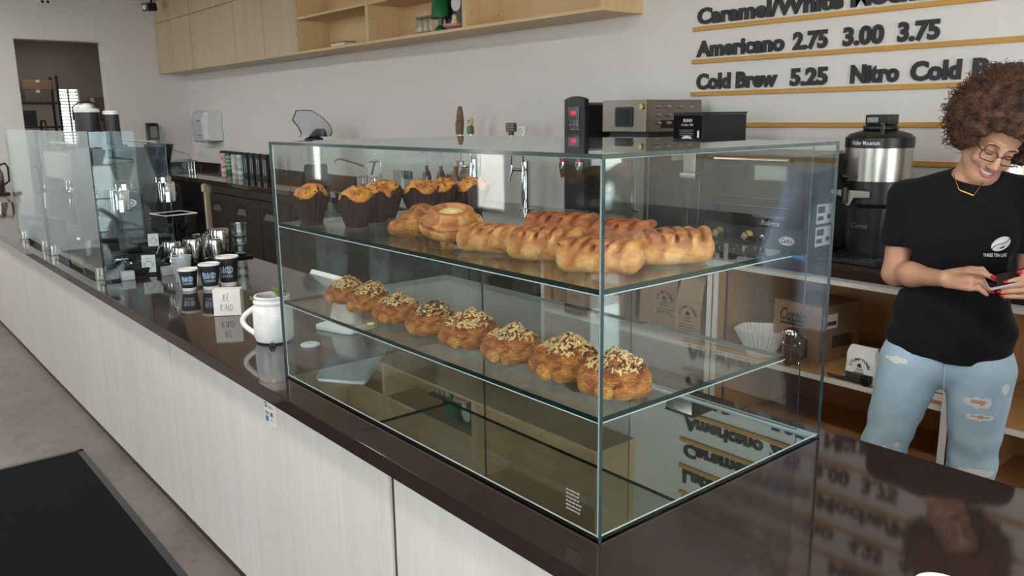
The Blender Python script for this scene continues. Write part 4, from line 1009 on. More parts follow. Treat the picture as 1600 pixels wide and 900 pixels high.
# tall printed canisters
CM = [((178, 60, 60), (226, 220, 208)), ((30, 120, 70), (226, 226, 220)), ((226, 222, 216), (206, 202, 196)), ((92, 160, 140), (226, 228, 224)), ((22, 22, 24), (206, 206, 204)), ((22, 22, 24), (206, 206, 204)), ((22, 22, 24), (206, 206, 204)), ((22, 22, 24), (206, 206, 204))]
CP = [(-10.5 + 0.228 * k, 3.98 - 0.02 * k) for k in range(8)]
CL = ['red and white patterned', 'green banded', 'plain white', 'pale green diamond patterned', 'black canister, first after the patterned ones', 'black canister, second after the patterned ones', 'black canister, third after the patterned ones', 'black canister, last in the row beside the display case']
for k, ((x, y), (c1, c2)) in enumerate(zip(CP, CM)):
    lab = CL[k] + (' canister in the row on the back worktop' if k < 4 else '')
    t = thing('canister', lab, 'canister', (x, y, Z), R(-25), 'tall canisters on the back worktop')
    m1 = mat('canister_tint_%d' % min(k, 4), c1, 0.4, noise=(24 if k in (0, 3) else 10, 0.3), col2=c2 if k in (0, 3) else None)
    obj('can', lathe([(0.046, 0.004), (0.047, 0.0), (0.047, 0.235), (0.044, 0.24), (0, 0.24)], 22), m1, t)
    obj('lid', lathe([(0.049, 0.241), (0.049, 0.268), (0.045, 0.272), (0, 0.272)], 22), BLACK, t)
    if k >= 4: bend(([(-0.014, 0.04, 0), (0.010, 0.04, 0), (0.010, 0.21, 0), (-0.014, 0.21, 0)], [(0, 1, 2, 3)]), 0.0475, 0, R(-20), PAPERW, 'label_strip', t)
    elif k == 1: obj('band', [lathe([(0.0475, z), (0.0478, z + 0.014), (0.0475, z + 0.028)], 22) for z in (0.05, 0.095, 0.14, 0.185)], mat('pale_band', (150, 190, 150), 0.5), t)
    else: obj('label_panel', lathe([(0.0474, 0.02), (0.0474, 0.05)], 22), PAPERW, t)
# thermal jug on the side counter
kt = thing('thermal_jug', 'steel thermal jug with black handle at the far left', 'jug', (-11.5, 1.60, 0.8405))
obj('body', lathe([(0.07, 0), (0.075, 0.01), (0.075, 0.2), (0.05, 0.27), (0.045, 0.28), (0, 0.28)], 24), STEEL, kt)
obj('lid', lathe([(0.05, 0.281), (0.05, 0.32), (0.03, 0.335), (0, 0.335)], 24), BLACK, kt)
obj('handle', tube([(0.02, 0.04, 0.31), (0.03, 0.10, 0.33), (0.03, 0.125, 0.28), (0.03, 0.12, 0.12), (0.02, 0.07, 0.08)], 0.012, 10), BLACK, kt)

# ------------------------------------------------------------------ on the open shelves under the back worktop
def coffee_bag(x, y, z, w, d, h, label, m=KRAFT, rz=0.0, fold=True, printed=True, group='brown coffee bags on the open shelf'):
    t = thing('coffee_bag', label, 'bag', (x, y, z), rz, group)
    def P(u, v, side):
        pass
    lv = [(0.0, 1.0, 1.0), (0.05, 1.02, 1.04), (0.5, 1.0, 1.0), (0.78, 0.97, 0.8), (0.93, 0.92, 0.35), (1.0, 0.92, 0.16)]
    V, F = [], []
    for k, (hh, sx, sy) in enumerate(lv):
        j = 0.004 * math.sin(k * 2.1 + x * 9)
        for a, b in ((-1, -1), (0, -1.06), (1, -1), (1.0 - 0.08 * (k > 0), 0), (1, 1), (0, 1.06), (-1, 1), (-1.0 + 0.08 * (k > 0), 0)):
            V.append((a * w / 2 * sx + j, b * d / 2 * sy, hh * h))
    for k in range(len(lv) - 1):
        for i in range(8):
            F.append((k * 8 + i, k * 8 + (i + 1) % 8, (k + 1) * 8 + (i + 1) % 8, (k + 1) * 8 + i))
    F.append(tuple(reversed(range(8)))); F.append(tuple(range((len(lv) - 1) * 8, len(lv) * 8)))
    obj('paper_bag', (V, F), m, t, smooth=50)
    if fold: obj('folded_top', box(-w * 0.46, -d * 0.14, h * 0.985, w * 0.46, d * 0.14, h * 1.03), m, t, bevel=0.002)
    if printed:
        yy = -d / 2 * 1.07 - 0.0015; s = w / 0.13
        at = arc_text('STUMPTOWN', 0.036 * s, 0.018 * s, 165, 15, 0.0004)
        flat(t, xf(at, (0, h * 0.40, 0)), INK, 'arched_lettering', yy)
        flat(t, xf(text_shape('COFFEE', 0.010 * s, 0, 0.0002, align='CENTER'), (0, h * 0.40 - 0.008 * s, 0)), INK, 'lettering', yy)
        flat(t, xf(text_shape('ROASTERS', 0.010 * s, 0, 0.0002, align='CENTER'), (0, h * 0.40 - 0.021 * s, 0)), INK, 'lettering', yy)
        c = (0, h * 0.40 + 0.014 * s)
        obj('emblem', [cbox((c[0], yy, c[1]), (0.008 * s, 0.0006, 0.018 * s)), cbox((c[0], yy, c[1] + 0.004), (0.016 * s, 0.0006, 0.004 * s)), cbox((c[0] - 0.008 * s, yy, c[1] - 0.004), (0.004 * s, 0.0006, 0.010 * s)), cbox((c[0] + 0.008 * s, yy, c[1] - 0.004), (0.004 * s, 0.0006, 0.010 * s))], INK, t)
        zl = h * 0.40 - 0.045 * s
        if m is KRAFT:
            bw_, bh_ = 0.074 * s, 0.024 * s
            obj('label_frame', [cbox((0, yy, zl + bh_ / 2), (bw_, 0.0006, 0.002)), cbox((0, yy, zl - bh_ / 2), (bw_, 0.0006, 0.002)), cbox((-bw_ / 2, yy, zl), (0.002, 0.0006, bh_)), cbox((bw_ / 2, yy, zl), (0.002, 0.0006, bh_))], INK, t)
            flat(t, xf(text_shape('HOLLER MTN', 0.012 * s, 0, 0.0004, align='CENTER', width=0.062 * s), (0, zl - 0.0045 * s, 0)), INK, 'lettering', yy)
        else:
            obj('green_band', cbox((0, yy, 0.024), (w * 0.98, 0.0008, 0.036)), mat('dark_green_band', (62, 72, 46), 0.6), t)
    return t
S0 = SHZ + 0.0008
coffee_bag(-3.56, 3.52, S0, 0.15, 0.10, 0.32, 'brown coffee bag at the left end of the shelf, beside the wooden upright')
coffee_bag(-3.40, 3.60, S0, 0.13, 0.09, 0.28, 'creased plain brown bag between the two printed bags at the left', printed=False)
coffee_bag(-3.25, 3.54, S0, 0.15, 0.10, 0.31, 'printed brown coffee bag second from the left on the shelf')
coffee_bag(-3.07, 3.62, S0, 0.12, 0.09, 0.30, 'slim plain brown bag in the middle of the bag shelf', printed=False)
coffee_bag(-2.90, 3.58, S0, 0.17, 0.11, 0.36, 'large printed brown coffee bag right of the middle of the shelf')
coffee_bag(-2.62, 3.43, S0, 0.165, 0.11, 0.33, 'printed brown coffee bag nearest the right upright, standing forward')
fb = thing('flat_bag', 'empty brown paper bag lying flat in front of the coffee bags', 'bag', (-2.95, 3.44, S0))
obj('sheet', grid_sheet(lambda u, v: (-0.17 + 0.34 * u, -0.06 + 0.12 * v, 0.004 + 0.022 * abs(math.sin(u * 5 + v * 2)) * v), 14, 5), KRAFT, fb)
# cardboard carton with script
ct = thing('cardboard_carton', 'brown cardboard carton with black script behind the paper filters', 'box', (-2.06, 3.67, S0), R(-8))
obj('body', box(-0.15, -0.14, 0, 0.13, 0.16, 0.27), CARD, ct, bevel=0.004)
flat(ct, xf(text_shape('Curtis', 0.085, 0, 0.0022, shear=0.35, width=0.15), (-0.11, 0.175, 0)), INK, 'lettering', -0.1415)
obj('underline', prism([(-0.11, 0.163), (-0.10, 0.152), (0.02, 0.158), (0.05, 0.166)], -0.1425, -0.1405), INK, ct)
obj('print_lines', [cbox((-0.03, -0.1408, 0.125 - k * 0.010), (0.10, 0.001, 0.004)) for k in range(4)], mat('brown_print', (90, 70, 54), 0.7), ct)
obj('side_label', box(0.1305, -0.12, 0.16, 0.1315, -0.02, 0.23), PAPERW, ct)
obj('side_print', [box(0.1317, -0.11, 0.175, 0.1320, -0.03, 0.195), box(0.1305, -0.05, 0.06, 0.1312, 0.10, 0.12)], mat('brown_print', (90, 70, 54), 0.7), ct)
# fluted paper coffee filters
def flute(u, v):
    a = 2 * math.pi * u; k = 34
    r0 = 0.068 + (0.128 - 0.068) * v
    r = r0 + 0.0055 * (0.25 + 0.75 * v) * math.cos(a * k)
    return (r * math.cos(a), r * math.sin(a), 0.012 + 0.115 * v + 0.002 * math.sin(a * 5))
pf = thing('paper_filter_stack', 'stack of white fluted paper coffee filters', 'coffee filters', (-2.225, 3.45, S0))
V, F = grid_sheet(flute, 272, 5)
obj('outer_filter', (V, F), PAPERW, pf, smooth=60)
obj('inner_filter', ([(p[0] * 0.955, p[1] * 0.955, p[2] + 0.004) for p in V], F), PAPERW, pf, smooth=60)
obj('filter_base', lathe([(0.066, 0.0), (0.071, 0.012), (0.066, 0.018), (0, 0.018)], 40), PAPERW, pf)
# french press
fp = thing('french_press', 'small glass french press with black knob beside the paper filters', 'coffee press', (-2.03, 3.40, S0))
obj('glass', lathe([(0.034, 0.006), (0.036, 0.01), (0.036, 0.145), (0.034, 0.145), (0.034, 0.012), (0, 0.010)], 24), CLEARPL, fp)
obj('frame', [tube([(0.037 * math.cos(R(a)), 0.037 * math.sin(R(a)), 0.0), (0.037 * math.cos(R(a)), 0.037 * math.sin(R(a)), 0.15)], 0.003, 6) for a in (30, 120, 210, 300)] + [lathe([(0.0365, z), (0.0395, z), (0.0395, z + 0.008), (0.0365, z + 0.008)], 24, closed=True) for z in (0.002, 0.10, 0.142)], CHROME, fp)
obj('lid', lathe([(0.041, 0.151), (0.041, 0.158), (0.03, 0.176), (0.012, 0.183), (0, 0.184)], 24), CHROME, fp)
obj('plunger_knob', [cyl((0, 0, 0.184), (0, 0, 0.196), 0.003), ball((0, 0, 0.208), 0.013)], BLACK, fp)
obj('coffee_residue', lathe([(0.0335, 0.012), (0.0335, 0.05), (0, 0.05)], 20), mat('coffee_brown', (46, 32, 24), 0.4), fp)
obj('handle', tube([(0.04, 0, 0.145), (0.07, 0.01, 0.13), (0.07, 0.01, 0.05), (0.04, 0, 0.035)], 0.006, 8), BLACK, fp)
# little white bag and scoop
coffee_bag(-1.685, 3.415, S0, 0.13, 0.06, 0.16, 'small white coffee bag with dark green band near the barista', PAPERW, 0.0, False, group='brown coffee bags on the open shelf')
sk = thing('measuring_scoop', 'black long handled coffee scoop in front of the white bag', 'scoop', (-1.66, 3.36, S0))
obj('handle', tube([(-0.16, 0.005, 0.012), (0.0, 0, 0.014)], [0.006, 0.007], 8), BLACK, sk)
obj('bowl', lathe([(0, 0), (0.016, 0.002), (0.024, 0.014), (0.025, 0.04), (0.022, 0.04), (0.02, 0.015), (0, 0.008)], 18, c=(0.02, 0, 0)), BLACK, sk)
pp = thing('printed_sheet', 'white printed sheet leaning on the shelf behind the barista', 'paper', (-1.385, 3.40, S0), R(4))
obj('sheet', xf(box(-0.075, -0.001, 0, 0.075, 0.001, 0.20), rot=(R(-14), 0, 0)), PAPERW, pp)
obj('print', [xf(cbox((-0.015 * (k % 2), -0.0016, 0.03 + k * 0.02), (0.10 - 0.02 * (k % 3), 0.0008, 0.004)), rot=(R(-14), 0, 0)) for k in range(8)], GREYINK, pp)

# ------------------------------------------------------------------ sneeze guard on the service counter
sg = thing('sneeze_guard', 'glass sneeze guard standing on the worktop before the espresso gear', 'glass screen')
GZ = 1.60
for a, b in ((-6.76, -5.76), (-5.755, -4.456)):
    pane('long_pane', (a, 1.026, CT + 0.025, b, 1.034, GZ), sg, 1, GUARD, EDGEL)
pane('end_pane', (-4.455, 1.026, CT + 0.012, -4.447, 1.385, GZ), sg, 0, GUARD, mat('dark_glass_edge', (24, 34, 36), 0.1))
for x in (-6.55, -5.88, -5.62, -4.56):
    obj('clamp', [box(x - 0.02, 1.012, CT + 0.0005, x + 0.02, 1.025, CT + 0.06), box(x - 0.02, 1.035, CT + 0.0005, x + 0.02, 1.048, CT + 0.06), box(x - 0.02, 1.025, CT + 0.0005, x + 0.02, 1.035, CT + 0.024)], STEEL, sg, bevel=0.002)
for y in (1.135, 1.335):
    obj('clamp', [box(-4.446, y - 0.03, CT + 0.0005, -4.43, y + 0.03, CT + 0.045), box(-4.47, y - 0.03, CT + 0.0005, -4.456, y + 0.03, CT + 0.045)], mat('satin_aluminium', (200, 202, 204), 0.4, 0.5), sg, bevel=0.002)
obj('seam_strip', box(-4.462, 1.024, CT + 0.01, -4.4555, 1.036, GZ), mat('dark_glass_edge', (24, 34, 36), 0.1), sg)
C0 = CT + 0.0006
# espresso machine
em = thing('espresso_machine', 'black and steel espresso machine behind the sneeze guard', 'espresso machine', (-6.2, 1.50, C0))
for sx in (-0.35, 0.35):
    for sy in (-0.22, 0.22): obj('foot', cyl((sx, sy, 0), (sx, sy, 0.06), 0.025), STEEL, em)
obj('body', box(-0.42, -0.06, 0.06, 0.42, 0.28, 0.60), BLKMETAL, em, bevel=0.015)
obj('drip_tray', box(-0.42, -0.28, 0.06, 0.42, -0.061, 0.14), STEEL, em, bevel=0.006)
obj('brew_head', box(-0.42, -0.28, 0.42, 0.42, -0.061, 0.60), STEEL, em, bevel=0.012)
obj('side_panel', box(0.421, -0.29, 0.05, 0.44, 0.29, 0.63), mat('grey_side_panel', (118, 124, 130), 0.3, 0.4), em, bevel=0.006)
obj('side_panel', box(-0.44, -0.29, 0.05, -0.421, 0.29, 0.63), mat('grey_side_panel', (118, 124, 130), 0.3, 0.4), em, bevel=0.006)
obj('cup_rail', [tube([(-0.4, s, 0.66), (0.4, s, 0.66)], 0.006, 8) for s in (-0.24, 0.24)] + [tube([(a, s, 0.6), (a, s, 0.66)], 0.005, 6) for a in (-0.4, 0, 0.4) for s in (-0.24, 0.24)], CHROME, em)
for x in (-0.22, 0.18):
    gh = obj('group_head', [cyl((x, -0.17, 0.42), (x, -0.17, 0.36), 0.04), cyl((x, -0.17, 0.36), (x, -0.17, 0.335), 0.045)], CHROME, em)
    obj('portafilter', [tube([(x, -0.21, 0.345), (x, -0.38, 0.335)], [0.012, 0.017], 10)], BLACK, gh)
for x in (-0.38, 0.36): obj('steam_wand', tube([(x, -0.2, 0.42), (x, -0.3, 0.36), (x, -0.31, 0.20)], 0.006, 8), CHROME, em)
def cup_server(x, y, r, h, label):
    t = thing('beverage_container', label, 'container', (x, y, C0 + 0.6312))
    obj('body', lathe([(r * 1.06, 0), (r * 1.08, 0.006), (r, h), (0, h)], 26), mat('charcoal_plastic', (46, 46, 48), 0.45), t)
    obj('lid', lathe([(r * 1.03, h + 0.0005), (r * 1.03, h + 0.018), (r * 0.9, h + 0.024), (0, h + 0.024)], 26), WHITE, t)
    return t
EMT = C0 + 0.6312
t = cup_server(-5.92, 1.37, 0.075, 0.225, 'black container with white lid and cap on the espresso machine')
obj('cap', lathe([(0.04, 0.2495), (0.036, 0.272), (0.018, 0.282), (0, 0.283)], 20), WHITE, t)
obj('bail', tube([(0.0, -0.081, 0.18), (0.0, -0.078, 0.26), (0, -0.04, 0.288), (0, 0.04, 0.288), (0, 0.078, 0.26), (0, 0.081, 0.18)], 0.005, 8), BLACK, t)
t = cup_server(-5.86, 1.50, 0.047, 0.21, 'slimmer black container with white lid on the espresso machine')
# grinders
def grinder(x, y, label, rz=0.0):
    t = thing('coffee_grinder', label, 'grinder', (x, y, C0), rz)
    obj('base', box(-0.10, -0.14, 0, 0.10, 0.14, 0.06), BLKMETAL, t, bevel=0.015)
    obj('body', prism([(-0.02, 0.06), (0.11, 0.06), (0.10, 0.40), (-0.07, 0.42), (-0.09, 0.30), (-0.03, 0.24)], -0.075, 0.075, 'yz'), BLKMETAL, t, bevel=0.015)
    obj('collar', lathe([(0.055, 0.42), (0.055, 0.45), (0.04, 0.46), (0, 0.46)], 22, c=(0, 0.02, 0)), CHROME, t)
    hp_ = obj('hopper', lathe([(0.035, 0.46), (0.045, 0.48), (0.085, 0.64), (0.082, 0.64), (0.04, 0.485), (0, 0.47)], 26, c=(0, 0.02, 0)), SMOKE, t)
    obj('hopper_lid', lathe([(0.087, 0.641), (0.087, 0.652), (0.02, 0.66), (0, 0.66)], 26, c=(0, 0.02, 0)), BLACK, hp_)
    obj('beans', lathe([(0.036, 0.475), (0.06, 0.56), (0.03, 0.575), (0, 0.58)], 22, c=(0, 0.02, 0)), mat('roast_beans', (58, 36, 24), 0.4, noise=(120, 0.3), bump=(140, 0.8)), hp_)
    lg_ = [(0.03 * math.cos(2 * math.pi * i / 24), 0.345 + 0.022 * math.sin(2 * math.pi * i / 24)) for i in range(24)]
    b = obj('round_badge', xf(prism(lg_, 0.0755, 0.078, 'yz'), (0, 0.03, 0)), STEEL, t)
    obj('badge_eye', xf(prism([(0.016 * math.cos(2 * math.pi * i / 20), 0.345 + 0.016 * math.sin(2 * math.pi * i / 20)) for i in range(20)], 0.0781, 0.080, 'yz'), (0, 0.03, 0)), BLACK, b)
    obj('badge_pupil', xf(prism([(0.010 * math.cos(2 * math.pi * i / 20), 0.345 + 0.010 * math.sin(2 * math.pi * i / 20)) for i in range(20)], 0.0801, 0.082, 'yz'), (0, 0.03, 0)), STEEL, b)
    obj('dosing_cup', lathe([(0.045, 0.30), (0.05, 0.305), (0.05, 0.42), (0.047, 0.425), (0, 0.425)], 24, c=(0.10, -0.03, 0)), CHROME, t)
    obj('fork', [tube([(s * 0.03, -0.06, 0.2), (s * 0.03, -0.15, 0.2)], 0.006, 8) for s in (-1, 1)], CHROME, t)
    return t
grinder(-5.02, 1.29, 'black coffee grinder with smoked hopper and chrome cup by the guard corner')
grinder(-5.42, 1.63, 'black coffee grinder beside the espresso machine, behind the other grinder', R(20))
# clear dispenser bin on stand
ab = thing('acrylic_bin', 'clear acrylic bin on a black stand beside the pitchers', 'bin', (-5.18, 1.62, C0), R(8))
obj('stand', [box(-0.02, -0.02, 0.008, 0.02, 0.02, 0.13), box(-0.08, -0.08, 0, 0.08, 0.08, 0.008)], BLACK, ab)
obj('bin', [box(-0.10, -0.10, 0.131, 0.10, -0.096, 0.24), box(-0.10, 0.096, 0.131, 0.10, 0.10, 0.24), box(-0.10, -0.096, 0.131, -0.096, 0.096, 0.24), box(0.096, -0.096, 0.131, 0.10, 0.096, 0.24), box(-0.096, -0.096, 0.131, 0.096, 0.096, 0.135)], SMOKE, ab)
obj('rim', tube([(-0.1, -0.1, 0.242), (0.1, -0.1, 0.242), (0.1, 0.1, 0.242), (-0.1, 0.1, 0.242)], 0.004, 6, closed=True), WHITE, ab)
# bar mat and pitchers
bm_ = thing('bar_mat', 'black rubber bar mat under the steel pitchers', 'mat', (-5.02, 1.66, C0))
obj('mat', box(-0.37, -0.25, 0, 0.37, 0.228, 0.007), RUBBER, bm_, bevel=0.002)
obj('studs', [cbox((-0.33 + 0.06 * i, -0.21 + 0.06 * j, 0.0085), (0.02, 0.02, 0.003)) for i in range(12) for j in range(8)], BLACK, bm_)
M0 = C0 + 0.0105
PITCH = mat('polished_pitcher_steel', (206, 205, 202), 0.13, 1.0, noise=(6, 0.06), stretch=(30, 30, 1))
def pitcher(x, y, z, r, h, label, rz):
    t = thing('milk_pitcher', label, 'pitcher', (x, y, z), rz, 'upturned steel milk pitchers')
    obj('body', lathe([(r * 0.92, 0.0), (r * 0.95, h * 0.1), (r * 1.02, h * 0.4), (r * 1.02, h * 0.88), (r * 0.96, h * 0.98), (r * 0.85, h), (0, h)], 32), PITCH, t)
    obj('handle', tube([(r * 0.9, 0, h * 0.15), (r * 1.5, 0, h * 0.12), (r * 1.55, 0, h * 0.5), (r * 1.25, 0, h * 0.8), (r * 1.0, 0, h * 0.82)], 0.006, 8), CHROME, t)
pitcher(-4.56, 1.445, C0, 0.05, 0.125, 'upturned steel pitcher standing nearest the clear plastic cup', R(-60))
pitcher(-4.735, 1.455, M0, 0.05, 0.125, 'upturned steel pitcher beside the grinder base', R(-100))
pitcher(-4.755, 1.575, M0, 0.05, 0.125, 'upturned steel pitcher in the middle of the group', R(-40))
pitcher(-4.69, 1.675, M0, 0.047, 0.12, 'smallest upturned steel pitcher, between the group and the tallest one', R(-70))
pitcher(-4.84, 1.765, M0, 0.060, 0.155, 'tallest upturned steel pitcher beside the stacked glasses', R(-80))
# stacked rocks glasses and small glasses
ROCK = glass_mat('drinking_glass', (0.95, 0.96, 0.96), ior=1.9)
def tumbler(x, y, z, r, h, label, group):
    t = thing('glass_tumbler', label, 'glass', (x, y, z), 0, group)
    V, F = [], []
    prof = [(r * 0.72, 0.0), (r * 0.78, h * 0.08), (r * 0.9, h * 0.6), (r, h), (r * 0.93, h), (r * 0.8, h * 0.55), (r * 0.66, h * 0.14), (0, h * 0.14)]
    obj('glass', lathe(prof, 10), ROCK, t, smooth=20)
    obj('foot_ring', lathe([(r * 0.74, 0.001), (r * 0.8, h * 0.05), (r * 0.8, h * 0.11)], 10), EDGEL, t, smooth=20)
for k, nm in enumerate(('bottom', 'middle', 'top')):
    tumbler(-4.76 + 0.002 * k, 1.855, C0 + 0.0105 + 0.052 * k, 0.043 + 0.001 * k, 0.085, '%s glass tumbler of the stack beside the tallest pitcher' % nm, 'stacked glass tumblers')
for k, (dx, dy, lb_) in enumerate(((-5.02, 1.70, 'small clear glass behind the pitchers, next to the acrylic bin'), (-4.95, 1.79, 'small clear glass behind the pitchers, next to the tallest pitcher'), (-5.08, 1.80, 'small clear glass behind the pitchers, furthest back'))):
    tumbler(dx, dy, M0, 0.036, 0.11, lb_, 'small clear glasses')
tp_ = thing('tamper', 'black handled tamper standing behind the small glasses', 'tamper', (-5.16, 1.82, M0))
obj('base', lathe([(0.029, 0), (0.029, 0.02), (0.01, 0.03), (0, 0.03)], 20), CHROME, tp_); obj('handle', lathe([(0.01, 0.0305), (0.012, 0.05), (0.018, 0.09), (0.02, 0.11), (0, 0.12)], 18), BLACK, tp_)
cl_ = thing('folded_cloth', 'folded grey cloth lying behind the acrylic bin', 'cloth', (-5.27, 1.84, M0), R(5))
obj('cloth', grid_sheet(lambda u, v: (-0.1 + 0.2 * u, -0.06 + 0.12 * v, 0.006 + 0.07 * math.exp(-((u - 0.5) ** 2 + (v - 0.4) ** 2) * 9) + 0.008 * math.sin(9 * u + 5 * v)), 18, 12), mat('grey_towel', (190, 188, 186), 0.9), cl_)
# low black tray with picture cards before the guard corner
tr = thing('knock_tray', 'low black tray behind the end of the sneeze guard', 'tray', (-4.66, 1.235, C0))
obj('tray', [box(-0.14, -0.16, 0, 0.14, 0.14, 0.012), box(-0.14, -0.16, 0.012, -0.13, 0.14, 0.04), box(0.13, -0.16, 0.012, 0.14, 0.14, 0.04), box(-0.13, -0.16, 0.012, 0.13, -0.15, 0.04), box(-0.13, 0.13, 0.012, 0.13, 0.14, 0.04)], BLACK, tr, bevel=0.002)
fil = thing('portafilter', 'chrome portafilter basket resting above the black tray', 'portafilter', (-4.74, 1.19, C0 + 0.0126))
obj('basket', lathe([(0.034, 0.0), (0.036, 0.006), (0.038, 0.05), (0.035, 0.05), (0.032, 0.01), (0, 0.008)], 26), CHROME, fil)
obj('handle', tube([(0.037, 0.0, 0.035), (0.06, 0.02, 0.038), (0.08, 0.03, 0.034)], 0.007, 8), CHROME, fil)
def doodle_card(x, y, z, w, h, rz, label):
    t = thing('picture_card', label, 'card', (x, y, z), rz)
    obj('card', xf(box(-w / 2, -0.0012, 0, w / 2, 0.0012, h), rot=(R(-8), 0, 0)), PAPERW, t)
    yy = -0.0022
    def cir(cx, cz, rx, rz_, n=18, a0=0, a1=360): return [(cx + rx * math.cos(R(a0 + (a1 - a0) * i / n)), yy, cz + rz_ * math.sin(R(a0 + (a1 - a0) * i / n))) for i in range(n + 1)]
    ln = [cir(0, h * 0.42, w * 0.28, h * 0.22), cir(-w * 0.1, h * 0.78, w * 0.06, 0.004, 8), cir(w * 0.1, h * 0.78, w * 0.06, 0.004, 8), cir(0, h * 0.66, w * 0.16, h * 0.05, 10, 200, 340), cir(-w * 0.3, h * 0.5, w * 0.06, h * 0.1, 10), cir(w * 0.3, h * 0.5, w * 0.06, h * 0.1, 10)]
    obj('drawing', [xf(tube(l, 0.0007, 4), rot=(R(-8), 0, 0)) for l in ln], GREYINK, t)
doodle_card(-4.52, 1.262, C0 + 0.0125, 0.068, 0.092, R(68), 'white card with a line drawing, standing inside the sneeze guard')
doodle_card(-4.86, 1.395, C0 + 0.10, 0.055, 0.07, R(68), 'smaller white card propped higher on the black holder')
ch_ = thing('card_holder', 'black holder under the smaller white card', 'holder', (-4.87, 1.395, C0))
obj('holder', [box(-0.03, -0.03, 0, 0.03, 0.03, 0.012), box(-0.012, -0.02, 0.012, 0.0, 0.02, 0.0995)], BLACK, ch_, bevel=0.002)
sgn = thing('display_sign', 'low black sign with pale letters inside the long guard pane', 'sign', (-6.35, 1.12, C0), R(15))
obj('board', box(-0.30, -0.006, 0, 0.30, 0.006, 0.16), BLACK, sgn, bevel=0.002)
flat(sgn, xf(text_shape('ART OF', 0.05, 0, 0.0006, width=0.2), (-0.20, 0.10, 0)), SIL, 'lettering', -0.0068)
# ------------------------------------------------------------------ cups, block, planter, tablet stand in the open stretch of worktop
CUPB = mat('black_paper_cup', (33, 33, 36), 0.55); CUPW = mat('cup_white', (240, 239, 236), 0.5); CUPT = mat('cup_print', (168, 192, 214), 0.5)
def paper_cup(x, y, rb, rt, h, a0, label):
    t = thing('paper_cup', label, 'cup', (x, y, C0), 0, 'black paper cups on the worktop')
    obj('body', lathe([(rb, h * 0.13), (rt, h), (rt * 0.93, h), (rb * 0.93, h * 0.14), (0, h * 0.14)], 36), CUPB, t)
    obj('lining', lathe([(rb * 0.9, h * 0.145), (rt * 0.925, h * 0.995)], 36), CUPW, t)
    obj('base_band', lathe([(rb * 0.95, 0.0), (rb * 1.004, h * 0.135), (0, h * 0.135)], 36), CUPW, t)
    obj('rim', lathe([(rt * 0.93, h), (rt * 1.03, h - 0.002), (rt * 1.045, h + 0.003), (rt * 0.99, h + 0.006), (rt * 0.93, h + 0.003)], 36, closed=True), CUPW, t)
    z1 = h * 0.47; k = h / 0.12
    def rad(z): return rb + (rt - rb) * (z - h * 0.13) / (h * 0.87) + 0.0012
    def wrap(sh, z, nm, m=CUPT):
        V = []
        for p in sh[0]:
            zz = z + p[1]; a = a0 + p[0] / rad(z)
            V.append((rad(zz) * math.cos(a), rad(zz) * math.sin(a), zz))
        obj(nm, (V, sh[1]), m, t, smooth=0, fixn=False)
    s = text_shape('BI', 0.042 * k, 0, 0.0012, width=0.030 * k)
    wrap(xf(s, (-0.034 * k, 0, 0)), z1, 'lettering')
    n = 28; c = (0.014 * k, 0.0145 * k); r1, r2 = 0.0165 * k, 0.012 * k
    ring = ([(c[0] + r_ * math.cos(2 * math.pi * i / n), c[1] + r_ * math.sin(2 * math.pi * i / n), 0) for r_ in (r1, r2) for i in range(n)], [(i, (i + 1) % n, n + (i + 1) % n, n + i) for i in range(n)])
    wrap(ring, z1, 'bean_ring')
    half = []
    for sg_ in (1, -1):
        pts = [(c[0] + 0.0095 * k * math.cos(R(a)) * 1.0, c[1] + 0.0095 * k * math.sin(R(a))) for a in range(-20 if sg_ > 0 else 160, 161 if sg_ > 0 else 341, 20)]
        pts = [(p[0] * 1 + 0.001 * k * -sg_, p[1] + 0.0016 * k * sg_) for p in pts]
        half.append(([(p[0], p[1], 0) for p in pts], [tuple(range(len(pts)))]))
    for hh in half: wrap(hh, z1, 'bean_half')
    s = text_shape('COFFEE', 0.016 * k, 0, 0.0004, width=0.060 * k)
    wrap(xf(s, (-0.033 * k, 0, 0)), z1 - 0.018 * k, 'lettering')
paper_cup(-3.97, 1.283, 0.033, 0.045, 0.098, R(-24), 'smallest black paper cup, with its logo turned to the left')
paper_cup(-3.93, 1.372, 0.036, 0.049, 0.118, R(-21), 'medium black paper cup between the other two')
paper_cup(-3.95, 1.47, 0.038, 0.052, 0.140, R(-36), 'largest black paper cup, nearest the bar mat')
pcup = thing('plastic_cup', 'empty clear plastic cup behind the smallest paper cup', 'cup', (-4.22, 1.335, C0))
obj('cup', lathe([(0.034, 0.0), (0.036, 0.003), (0.050, 0.125), (0.0485, 0.125), (0.035, 0.005), (0, 0.004)], 32), frosted_mat('frosted_clear_cup', (206, 212, 216), 0.32), pcup)
obj('rim', lathe([(0.0485, 0.1255), (0.052, 0.124), (0.052, 0.129), (0.0485, 0.129)], 32, closed=True), mat('milky_rim', (206, 210, 210), 0.3), pcup)
bk = thing('lettered_block', 'white wooden block with thin hand lettering beside the white jar mug', 'block', (-3.335, 1.232, C0), R(56))
obj('block', box(-0.056, -0.028, 0, 0.056, 0.028, 0.112), mat('whitewashed_wood', (232, 228, 220), 0.6, bump=(30, 0.1)), bk, bevel=0.003)
def strokes(segs, x0, z0, s): return [tube([(x0 + p_[0] * s, -0.0284, z0 + p_[1] * s) for p_ in (a, b)], 0.0009, 5) for sg_ in segs for a, b in zip(sg_[:-1], sg_[1:])]
B_ = [[(0, 0), (0, 2)], [(0, 2), (0.55, 1.7), (0.5, 1.2), (0, 1.05)], [(0, 1.05), (0.65, 0.8), (0.6, 0.2), (0, 0)]]
E_ = [[(0.6, 0), (0, 0), (0, 2), (0.6, 2)], [(0, 1), (0.5, 1)]]
